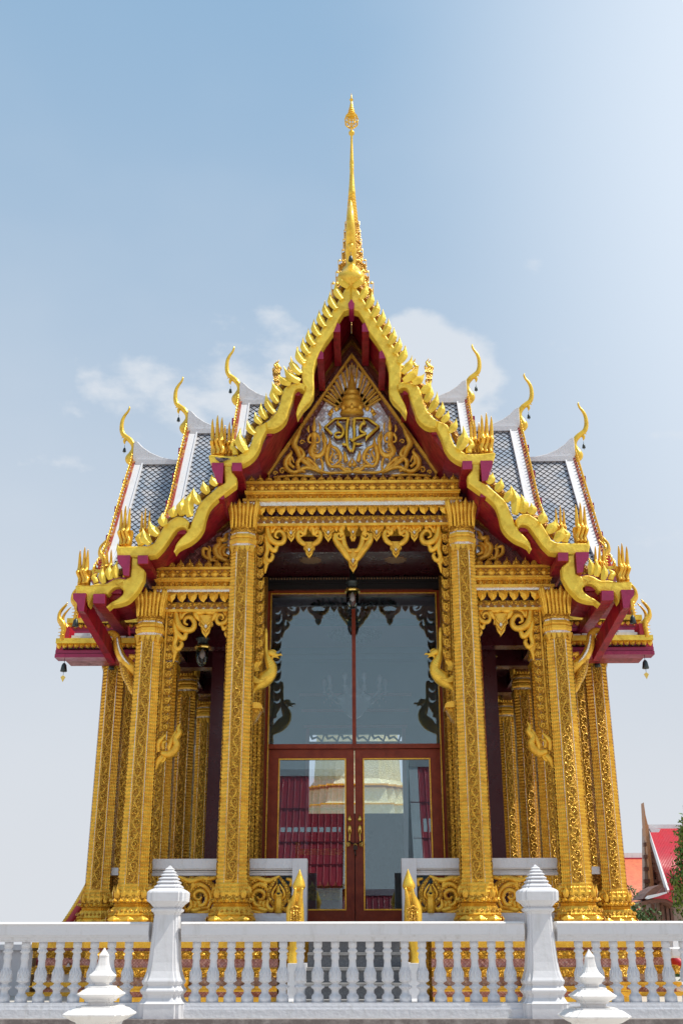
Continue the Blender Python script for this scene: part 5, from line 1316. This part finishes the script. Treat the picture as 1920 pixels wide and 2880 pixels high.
def post():
    Z=lambda y:U(473,2350+.61224*y,YR-.0)[1]-TZ
    m=M(); k=.61224/F*11.5
    k*=.93; g=lambda L,mt,sm_=False: m.loft(POST,[(Z(y),w*k/2) for y,w in L],mt)
    g([(840,196),(775,194),(768,198),(762,180),(742,160),(730,160),(722,172),(712,182),(706,180),(698,168),(690,160),(684,158),(680,166),(668,172),(662,170)],'white')
    m.loft(POST,[(Z(y),w*k/2) for y,w in [(662,166),(650,156),(620,140),(580,130),(520,122),(440,113),(380,107),(362,104),(352,112),(346,128),(338,132),(334,128),(330,112),(322,124),(312,138),(306,152),(300,166)]],'white')
    g([(300,170),(262,172),(256,168),(248,150),(243,130),(238,112)],'white')
    L=[(238,118),(232,120),(218,86),(216,98),(211,100),(200,70),(198,84),(194,86),(184,58),(182,70),(178,72),(169,46),(167,55),(163,56),(155,32),(153,38),(150,39),(141,16),(139,18),(133,2)]
    g(L,'white')
    return m
pm=post()
o=pm.build('balustrade_post',None,(PXL,YR+.075,TZ)); tag(o,'tall white stepped post with ringed pointed top, left of the doorway','post','tall white balustrade posts')
o2=o.copy(); col.objects.link(o2); o2.location.x=PXR; o2['label']='tall white stepped post with ringed pointed top, right of the doorway'
# foreground finials
YN=7.4
def fin():
    m=M(); k=.2551/F*(YN*.95); Z=lambda y:U(288,2550+.2551*y,YN)[1]
    L=[(2300,520),(1700,500),(1300,420),(1260,440),(1240,520),(1180,690),(1168,690),(1150,640),(1110,540),(1098,456),(1085,456),(1080,240),(1040,240),(1035,290),(1015,300),(975,420),(955,460),(948,455),(930,400),(895,320),(885,285),(868,280),(862,130),(830,140),(825,180),(790,220),(755,262),(745,258),(735,225),(700,165),(640,120),(580,100),(540,92),(536,98),(528,96),(500,66),(470,30),(450,14),(446,2)]
    m.loft(POST,[(Z(y),w*k/2) for y,w in L],'finial'); return m
fm=fin()
cxl=U(*f7(1110,900),YN)[0]; cxr=-cxl
o=fm.build('stupa_finial',None,(cxl,YN,0)); tag(o,'white stupa shaped post cap in front of the balustrade at the bottom left','finial','white stupa shaped finials in the foreground')
o2=o.copy(); col.objects.link(o2); p=U(*r1(1143,720),YN); o2.location=(p[0],YN,-.012); o2['label']='white stupa shaped post cap in front of the balustrade at the bottom right'
# ================================================================ SURROUNDINGS
def house(loc,rot,L,W,wall,ridge,roofm,wallm,label,name='thai_house',edge=True,ribs=True):
    """steep gabled roof on a walled body; local x along the ridge, front gable at x=0"""
    r=empty(name,loc); r.rotation_euler=(0,0,rot); tag(r,label,'building','red and orange roofed temple buildings')
    m=M(); m.prism([(-W*.42,0),(W*.42,0),(W*.42,wall),(0,ridge-.4),(-W*.42,wall)],.5,L-.3,wallm,axis='X'); m.build('wall',r)
    for s in (-1,1):
        m=M(); prof=[(0,ridge),(s*W*.2,ridge-(ridge-wall)*.52),(s*W*.38,wall+.15*(ridge-wall)),(s*W*.5,wall-.1)]
        q=catmull(prof,3)
        for i in range(len(q)-1):
            a,b=q[i],q[i+1]; m.add([(0,a[0],a[1]),(L,a[0],a[1]),(L,b[0],b[1]),(0,b[0],b[1]),(0,a[0],a[1]-.08),(L,a[0],a[1]-.08),(L,b[0],b[1]-.08),(0,b[0],b[1]-.08)],[(0,1,2,3),(7,6,5,4),(0,3,7,4),(1,5,6,2)],roofm)
        if ribs:
            n=int(L/ribs_w)
            for j in range(n):
                x=L*(j+.5)/n
                m.tube([(x,p[0],p[1]+.01) for p in q],[.045]*len(q),roofm,5)
            for t in (.25,.5,.75):
                p=q[int(t*(len(q)-1))]; m.box(0,L,p[0]-.04,p[0]+.04,p[1]-.03,p[1]+.08,'darkred' if roofm!='orange' else 'orange')
        m.build('roof_slope',r)
        if edge:
            m=M()
            for xx in (-.02,L-.16):
                for i in range(len(q)-1):
                    a,b=q[i],q[i+1]; m.add([(xx,a[0],a[1]+.1),(xx+.4,a[0],a[1]+.1),(xx+.4,b[0],b[1]+.1),(xx,b[0],b[1]+.1),(xx,a[0],a[1]-.12),(xx+.4,a[0],a[1]-.12),(xx+.4,b[0],b[1]-.12),(xx,b[0],b[1]-.12)],[(0,1,2,3),(7,6,5,4),(0,3,7,4),(1,5,6,2),(0,4,5,1),(3,2,6,7)],'white')
            m.build('verge_cap',r)
    m=M(); m.box(0,L,-.14,.14,ridge-.08,ridge+.22,'white'); m.build('ridge_cap',r)
    return r
ribs_w=.28
YH=42
def hx(x,y,Y=YH): return U(*b6(x,y),Y)
g0=hx(655,780); gr=hx(1290,780); ev=hx(1030,1790)
# red roofed house: ridge runs to the right, gable leans over a panelled end wall
H1=empty('thai_house',(g0[0],YH+3,0)); tag(H1,'house with bright red ribbed roof, white verge and tall pointed brown gable tip','house')
def pz_(pts,Y=YH): return T(b6,pts,Y)
ribs_w=.28
m=M()
sl=pz_([(730,800),(1700,800),(2000,1790),(1030,1790)])
def slope3(m,fn_pts,y_top,y_bot,mt,nr,rows,rr=.05):
    (a,b,c_,d)=fn_pts  # top-left, top-right, bottom-right, bottom-left in (X,Z) traced at their depths
    A=Vector((a[0],y_top,a[1])); B_=Vector((b[0],y_top,b[1])); C_=Vector((c_[0],y_bot,c_[1])); D=Vector((d[0],y_bot,d[1]))
    m.add([tuple(v) for v in (A,B_,C_,D)]+[tuple(v+Vector((0,.1,-.1))) for v in (A,B_,C_,D)],[(0,1,2,3),(7,6,5,4),(0,3,7,4),(3,2,6,7)],'darkred')
    for j in range(nr):
        t=(j+.5)/nr; m.tube([tuple(A.lerp(B_,t)+Vector((0,-.03,.03))),tuple(D.lerp(C_,t)+Vector((0,-.03,.03)))],[rr,rr],mt,5)
    for k in range(1,rows):
        t=k/rows; p=A.lerp(D,t); q=B_.lerp(C_,t); m.tube([tuple(p+Vector((0,-.05,.03))),tuple(q+Vector((0,-.05,.03)))],[.05,.05],'darkred' if mt=='redroof' else mt,4)
YT_,YB_=YH+3,YH
def tb(top,bot): return [U(*b6(*top[0]),YT_),U(*b6(*top[1]),YT_),U(*b6(*bot[1]),YB_),U(*b6(*bot[0]),YB_)]
def inv(o,m_): pass
def addH(m,n,par,off):
    o=m.build(n,par); o.location=(-off[0],-off[1],-off[2]); return o
off=(g0[0],YH+3,0)
m=M(); slope3(m,tb([(700,790),(1900,790)],[(1030,1800),(2250,1800)]),YT_,YB_,'redroof',46,6,.07); addH(m,'roof_slope',H1,off)
m=M()
A=U(*b6(690,770),YT_-.1); B2=U(*b6(1000,1800),YB_-.1); A2=U(*b6(735,860),YT_-.1); B3=U(*b6(1035,1800),YB_-.1)
m.add([(A[0],YT_-.2,A[1]),(A2[0],YT_-.2,A2[1]),(B3[0],YB_-.2,B3[1]),(B2[0],YB_-.2,B2[1]),(A[0],YT_,A[1]-.15),(A2[0],YT_,A2[1]-.15),(B3[0],YB_,B3[1]-.15),(B2[0],YB_,B2[1]-.15)],[(0,1,2,3),(7,6,5,4),(0,3,7,4),(1,5,6,2),(0,4,5,1),(3,2,6,7)],'white'); addH(m,'verge_cap',H1,off)
m=M(); a=U(*b6(690,720),YT_); b=U(*b6(1900,778),YT_); m.box(a[0],b[0],YT_-.15,YT_+.2,b[1]-.05,a[1],'white')
m.prism(T(b6,[(715,775),(900,790),(870,850),(790,890),(760,880)],YT_-.3),YT_-.35,YT_-.2,'white'); addH(m,'ridge_cap',H1,off)
m=M(); q=T(b6,[(612,355),(640,560),(690,770),(660,900),(640,900),(625,640)],YT_-.2); m.prism(q,YT_-.35,YT_+.1,'timberlit'); addH(m,'gable_tip',H1,off)
m=M(); q=T(b6,[(645,760),(700,770),(1010,1790),(1010,2000),(650,2000)],YT_-.2); m.prism(q,YT_-.1,YT_+.3,'taupe')
for y,x1 in ((1035,715),(1240,775),(1442,820),(1642,850),(1780,860)): 
    a=U(*b6(625,y),YT_-.3); b=U(*b6(x1,y+14),YT_-.3); m.box(a[0],b[0],YT_-.35,YT_-.1,b[1]-.05,a[1]+.05,'browntim')
for x,y in ((697,998),(747,1174),(795,1355),(880,1660)):
    a=U(*b6(x-20,y-8),YT_-.3); b=U(*b6(x+20,y+14),YT_-.3); m.box(a[0],b[0],YT_-.35,YT_-.1,b[1],a[1],'browntim')
a=U(*b6(652,770),YT_-.3); b=U(*b6(652,2000),YT_-.3); m.box(a[0]-.03,a[0]+.09,YT_-.4,YT_-.1,b[1],a[1],'timberlit')
a=U(*b6(835,1500),YT_-.3); b=U(*b6(835,1800),YT_-.3); m.box(a[0]-.03,a[0]+.05,YT_-.25,YT_-.1,b[1],a[1],'browntim')
addH(m,'gable_wall',H1,off)
m=M(); q=[(700,1930),(760,1900),(1000,1830),(1130,1860),(1150,2020),(1000,1945),(800,1935)]; m.prism(T(b6,q,YB_-1),YB_-1,YB_+1,'redroof')
m.prism(T(b6,[(630,1940),(700,1840),(800,1760),(920,1700),(960,1740),(850,1850),(700,1930)],YB_-1),YB_-.8,YB_+1,'browntim')
m.prism(T(b6,[(660,1930),(700,1890),(850,1860),(990,1830),(1000,1850),(860,1900),(680,1950)],YB_-1),YB_-1.1,YB_-.8,'white')
addH(m,'porch_roof',H1,off)
m=M(); m.prism(T(b6,[(380,2100),(600,1985),(800,1940),(1010,1930),(1160,2040),(1150,2090),(1000,1990),(700,2020),(500,2110)],YB_-.9),YB_-.9,YB_+2,'browntim')
a=U(*b6(850,2050),YB_); b=U(*b6(1500,2700),YB_); m.box(a[0],b[0],YB_+.2,YB_+2.5,0,a[1]+.6,'taupe')
for x in (640,780,930,1010,1080): 
    a=U(*b6(x,2030),YB_); m.box(a[0]-.05,a[0]+.05,YB_+.05,YB_+.2,0,a[1],'browntim')
a=U(*b6(660,2130),YB_+1); b=U(*b6(870,2300),YB_+1); m.box(a[0],b[0],YB_+1,YB_+1.2,0,a[1]-.3,'orange'); m.box(a[0]-.5,b[0],YB_+.9,YB_+1,a[1]-.3,a[1],'browntim')
addH(m,'porch',H1,off)
# orange roofed hall behind
YO=56; H2=empty('temple_hall',(U(*b6(240,1250),YO)[0],YO,0)); tag(H2,'low hall with orange tiled roof and white ridge behind the red roofed house','hall'); off=(H2.location.x,YO,0)
YT_,YB_=YO,YO-5
m=M(); slope3(m,tb([(-250,1270),(1000,1270)],[(-100,2300),(1200,2300)]),YT_,YB_,'orange',60,14,.11); addH(m,'roof_slope',H2,off)
m=M(); a=U(*b6(-250,1190),YT_); b=U(*b6(1000,1255),YT_); m.box(a[0],b[0],YT_-.3,YT_+.3,b[1]-.05,a[1],'finial'); m.box(a[0],b[0],YT_-.4,YT_-.3,b[1]-.25,b[1]-.05,'red'); addH(m,'ridge_cap',H2,off)
m=M(); a=U(*b6(-250,1300),YO); b=U(*b6(1000,1300),YO); m.box(a[0]+.5,b[0],YO-4,YO+4,0,2.5,'taupe'); addH(m,'wall',H2,off)
# hall whose roofs show in the door glass (it stands behind the photographer)
house((-9.6,-20,0),0,9.1,8,4.0,9.0,'redroof','white','red tiled hall behind the viewpoint, mirrored in the left door pane','mirrored_hall')
house((2.35,-20,0),0,11,8,4.0,9.4,'redroof','white','red tiled hall behind the viewpoint, mirrored in the right door pane','mirrored_hall')
house((-3.5,-26,0),0,8,6,1.6,4.0,'darkred','white','low dark red roofed gallery behind the viewpoint','mirrored_gallery')
# pale chedi beyond the rear doorway
CD=empty('chedi',(0,33,0)); tag(CD,'pale yellow chedi tower with lattice pattern seen through the doorway','chedi')
m=M(); zc_=FL
m.loft(RED,[(0,3.2),(2,3.1),(2.1,2.6),(4,2.5),(4.2,2.1),(5.2,2.0),(5.3,1.7),(5.7,1.6),(5.8,1.4),(6.0,1.25),(7.5,1.17),(7.6,1.3),(7.8,1.32),(7.9,1.25),(8.1,1.45),(8.3,1.5),(8.4,1.6),(8.8,1.6),(9,1.4)],'cream'); m.loft(circ(20),[(9,1.2),(10.5,1.0),(12,.5),(16,.1)],'cream',smooth=True); m.build('tower',CD)
m=M(); 
for k in (0,4): m.loft(RED,[(5.2+.14*k,2.02-.08*k),(5.24+.14*k,2.05-.08*k)],'goldplain')
m.build('gilt_bands',CD)
# trees
def tree(loc,h,r,kind,label,cat='tree',seed=1,mt='leafd',nclump=60,leafs=60,name='tree',group=None):
    rnd=random.Random(seed); R=empty(name,loc); tag(R,label,cat,group)
    m=M(); m.tube([(0,0,0),(.05,0,h*.3),(0,.05,h*.7)],[r*.12,r*.09,r*.03],'bark',8)
    for k in range(6):
        a=k*1.05; m.tube([(0,0,h*(.25+.07*k)),(r*.4*cos(a),r*.4*sin(a),h*(.35+.08*k)),(r*.75*cos(a),r*.75*sin(a),h*(.42+.08*k))],[r*.05,r*.03,r*.008],'bark',5)
    m.build('trunk',R)
    m=M(); vs=[];fs=[]
    for c_ in range(nclump):
        t=rnd.random(); a=rnd.random()*2*pi
        if kind=='cone': z=h*(.04+.94*t); rr=r*(1.0-t)**.65*min(1,(t+.12)*4)*rnd.uniform(.65,1.02)
        else: z=h*(.3+.65*t); rr=r*sqrt(max(.02,1-((t-.45)/.58)**2))*rnd.uniform(.45,1.0)
        cx_,cy_=rr*cos(a),rr*sin(a); cr=r*rnd.uniform(.14,.3)
        for l in range(leafs):
            d=Vector((rnd.gauss(0,1),rnd.gauss(0,1),rnd.gauss(0,1.1))).normalized()*cr*rnd.uniform(.5,1.05)
            p=Vector((cx_,cy_,z))+d; s_=r*rnd.uniform(.02,.04)
            u=Vector((rnd.gauss(0,1),rnd.gauss(0,1),rnd.gauss(0,1)+(.8 if kind=='cone' else 0))).normalized(); w=u.cross(d).normalized()
            o=len(vs); vs+=[tuple(p-u*s_*1.6),tuple(p+w*s_*.7),tuple(p+u*s_*1.6),tuple(p-w*s_*.7)]; fs.append((o,o+1,o+2,o+3))
    m.add(vs,fs,mt); m.build('crown',R); return R
p=U(1965,2560,26); tree((p[0]+.2,26,.0),4.7,1.15,'cone','bright green pointed conifer at the right edge of the picture',seed=3,mt='leafb',nclump=170,leafs=95)
p=U(*b6(330,2280),34); tree((p[0]-.55,34,0),3.7,1.0,'round','dark green bush against the orange roof beside the pavilion','bush',seed=5,mt='leafd',nclump=70,leafs=70,name='bush')
p=U(*b6(500,2280),31); tree((p[0]-.2,31,0),2.15,.8,'round','lighter low bush in front of the red roofed house','bush',seed=6,mt='leafb',nclump=45,leafs=60,name='bush')
p=U(1850,2700,20); tree((p[0],22,0),2.3,.9,'round','dark shrub seen through the right balustrade','bush',seed=8,mt='leafd',nclump=45,leafs=60,name='bush')
# left: white wall, stepped white merlon and small golden flame finial behind the balusters
m=M(); m.box(-6.6,-4.25,15.6,15.8,TZ,TZ+.55,'white'); m.box(-6.6,-4.25,15.55,15.85,TZ+.55,TZ+.62,'white')
m.prism(T(c8,[(270,760),(270,640),(300,600),(315,580),(335,640),(335,760)],15.5),15.45,15.6,'white'); tag(m.build('white_wall'),'low white wall with pointed merlon seen through the left balusters','wall')
m=M(); m.box(-8.5,-5.0,13.2,15.2,TZ,TZ+.5,'whiteold'); 
for k in range(6): m.box(-8.5,-5.55-.0,13.2,15.0,zR[3]-.02-.07*k-.05,zR[3]-.02-.07*k,'whiteold') if k<2 else None
m.prism([(-8.5,TZ),( -5.6,TZ),(-5.2,TZ+.25),(-5.5,TZ+.9),(-8.5,TZ+1.15)],13.3,13.5,'whiteold'); m.box(-5.7,-5.55,13.2,13.6,TZ,zR[3]+.05,'whiteold')
tag(m.build('white_stair'),'grey white stair structure at the far left behind the balusters','stair')
fl_=M()
for fn_,pts,R in ((f7,[(360,640),(380,600),(370,560),(380,530)],[14,26,16,2]),(f7,[(420,640),(430,600),(420,570),(445,540)],[14,24,12,2]),(f7,[(340,650),(400,645),(455,640)],[18,24,14]),(f7,[(560,500),(600,470),(590,430),(625,385)],[20,40,24,3]),(f7,[(640,500),(620,450),(640,400)],[14,26,3])):
    k=.2551/F*17; P=catmull(T(fn_,pts,16.2),3); fl_.pt(P,[r[0]*k for r in catmull([(r,) for r in R],3)],16.2,'goldfig',n=6)
fl_.box(U(340,2700,16.2)[0]-3.4 if 0 else -5.0,-4.3,16.1,16.4,TZ,U(*f7(400,655),16.2)[1],'red')
tag(fl_.build('flame_ornament'),'small golden flame ornament above red molding behind the left balusters','ornament')
m=M(); m.box(4.6,9,15.2,15.4,TZ,TZ+.42,'white'); m.box(4.55,9,15.15,15.45,TZ+.42,TZ+.49,'white'); tag(m.build('white_wall'),'low plain white wall seen through the right balusters','wall')
p=U(1895,2690,15.3); m=M(); m.loft(RED,[(TZ+.45,.12),(p[1],.16),(p[1]+.08,.16),(p[1]+.1,.08),(p[1]+.3,.02)],'white',c=(p[0],15.3)); tag(m.build('lotus_post'),'small white lotus post on the wall at the far right','post')
# ================================================================ SKY AND SUN
sun_dir=Vector((.50,-.07,.86)).normalized()
el=math.asin(sun_dir.z); az=math.atan2(sun_dir.x,sun_dir.y)
W=bpy.data.worlds.new('World'); scene.world=W; W.use_nodes=True; nt=W.node_tree; L=nt.links.new
for n in list(nt.nodes): nt.nodes.remove(n)
out=nd(nt,'ShaderNodeOutputWorld'); bg=nd(nt,'ShaderNodeBackground'); bg.inputs['Strength'].default_value=.13
sky=nd(nt,'ShaderNodeTexSky',sky_type='NISHITA'); sky.sun_disc=False; sky.sun_elevation=el; sky.sun_rotation=az; sky.air_density=1.0; sky.dust_density=1.6; sky.ozone_density=1.5
tc=nd(nt,'ShaderNodeTexCoord'); nrm=nd(nt,'ShaderNodeVectorMath',operation='NORMALIZE'); L(tc.outputs['Generated'],nrm.inputs[0])
sep=nd(nt,'ShaderNodeSeparateXYZ'); L(nrm.outputs[0],sep.inputs[0])
def mr(src,a,b,c_=0,d=1,inter='SMOOTHSTEP'):
    r=nd(nt,'ShaderNodeMapRange',interpolation_type=inter); r.inputs['From Min'].default_value=a; r.inputs['From Max'].default_value=b; r.inputs['To Min'].default_value=c_; r.inputs['To Max'].default_value=d; L(src,r.inputs['Value']); return r.outputs['Result']
def mth(op,a,b):
    n=nd(nt,'ShaderNodeMath',operation=op); 
    for i,v in enumerate((a,b)):
        if isinstance(v,(int,float)): n.inputs[i].default_value=v
        else: L(v,n.inputs[i])
    n.use_clamp=False; return n.outputs[0]
# haze: thick near the horizon and towards the sun
hz=mr(sep.outputs['Z'],.88,.0,.0,.97)
dt=nd(nt,'ShaderNodeVectorMath',operation='DOT_PRODUCT'); dt.inputs[1].default_value=Vector((.66,.55,.62)).normalized(); L(nrm.outputs[0],dt.inputs[0])
gl=mr(dt.outputs['Value'],.76,1.0,0,.95)
hzm=mth('MAXIMUM',hz,gl)
m0=nd(nt,'ShaderNodeMix',data_type='RGBA'); L(sky.outputs[0],m0.inputs['A']); m0.inputs['B'].default_value=(1.6,2.8,4.05,1); m0.inputs['Factor'].default_value=.8
m1=nd(nt,'ShaderNodeMix',data_type='RGBA'); L(m0.outputs['Result'],m1.inputs['A']); m1.inputs['B'].default_value=SKYHAZE; L(hz,m1.inputs['Factor'])
m1b=nd(nt,'ShaderNodeMix',data_type='RGBA'); L(m1.outputs['Result'],m1b.inputs['A']); m1b.inputs['B'].default_value=(5.2,5.6,6.1,1); L(gl,m1b.inputs['Factor'])
# clouds: soft cumulus low in the sky plus thin veils
mp=nd(nt,'ShaderNodeMapping'); mp.inputs['Scale'].default_value=(1,1,1.7); mp.inputs['Location'].default_value=(.35,.0,.12); L(nrm.outputs[0],mp.inputs['Vector'])
n1=nd(nt,'ShaderNodeTexNoise'); n1.inputs['Scale'].default_value=13; n1.inputs['Detail'].default_value=9; n1.inputs['Roughness'].default_value=.55; L(mp.outputs[0],n1.inputs['Vector'])
band=mth('MULTIPLY',mr(sep.outputs['Z'],.16,.33),mr(sep.outputs['Z'],.58,.47))
ax=nd(nt,'ShaderNodeMath',operation='ABSOLUTE'); L(sep.outputs['X'],ax.inputs[0])
band=mth('MULTIPLY',band,.35)
for (px,py,r_,am) in ((1185,1010,.034,1.25),(1240,1060,.04,1.2),(1130,965,.018,1.0),(1300,1120,.04,.9),(740,985,.035,.85),(690,1080,.05,1.0),(590,1150,.06,.9),(480,1180,.055,.8),(330,1190,.05,.55),(300,1400,.05,.35),(20,1240,.03,.5)):
    d_=Vector(ray(px,py)).normalized(); dp=nd(nt,'ShaderNodeVectorMath',operation='DOT_PRODUCT'); dp.inputs[1].default_value=d_; L(nrm.outputs[0],dp.inputs[0])
    band=mth('MAXIMUM',band,mr(dp.outputs['Value'],cos(r_*1.9),cos(r_*.1),0,am))
cf=mr(mth('ADD',mth('MULTIPLY',n1.outputs['Fac'],1.3),mth('MULTIPLY',band,.55)),.96,1.24,0,.74)
n2=nd(nt,'ShaderNodeTexNoise'); n2.inputs['Scale'].default_value=2.0; n2.inputs['Detail'].default_value=4; L(mp.outputs[0],n2.inputs['Vector'])
veil=mth('MULTIPLY',mr(n2.outputs['Fac'],.42,.72),.22)
cf2=mth('MAXIMUM',mth('MULTIPLY',cf,.9),veil)
m2=nd(nt,'ShaderNodeMix',data_type='RGBA'); L(m1b.outputs['Result'],m2.inputs['A']); m2.inputs['B'].default_value=SKYCLOUD; L(cf2,m2.inputs['Factor'])
L(m2.outputs['Result'],bg.inputs['Color']); L(bg.outputs[0],out.inputs['Surface'])
sl_=bpy.data.lights.new('sun','SUN'); sl_.energy=3.6; sl_.angle=radians(.53); sl_.color=(1,.95,.86)
so=bpy.data.objects.new('sun',sl_); col.objects.link(so); so.rotation_euler=sun_dir.to_track_quat('Z','Y').to_euler()
scene.view_settings.view_transform='Standard'; scene.view_settings.look='None'; scene.view_settings.exposure=EXPO; scene.view_settings.gamma=1
scene.render.engine='CYCLES'; scene.cycles.max_bounces=8; scene.cycles.transparent_max_bounces=12
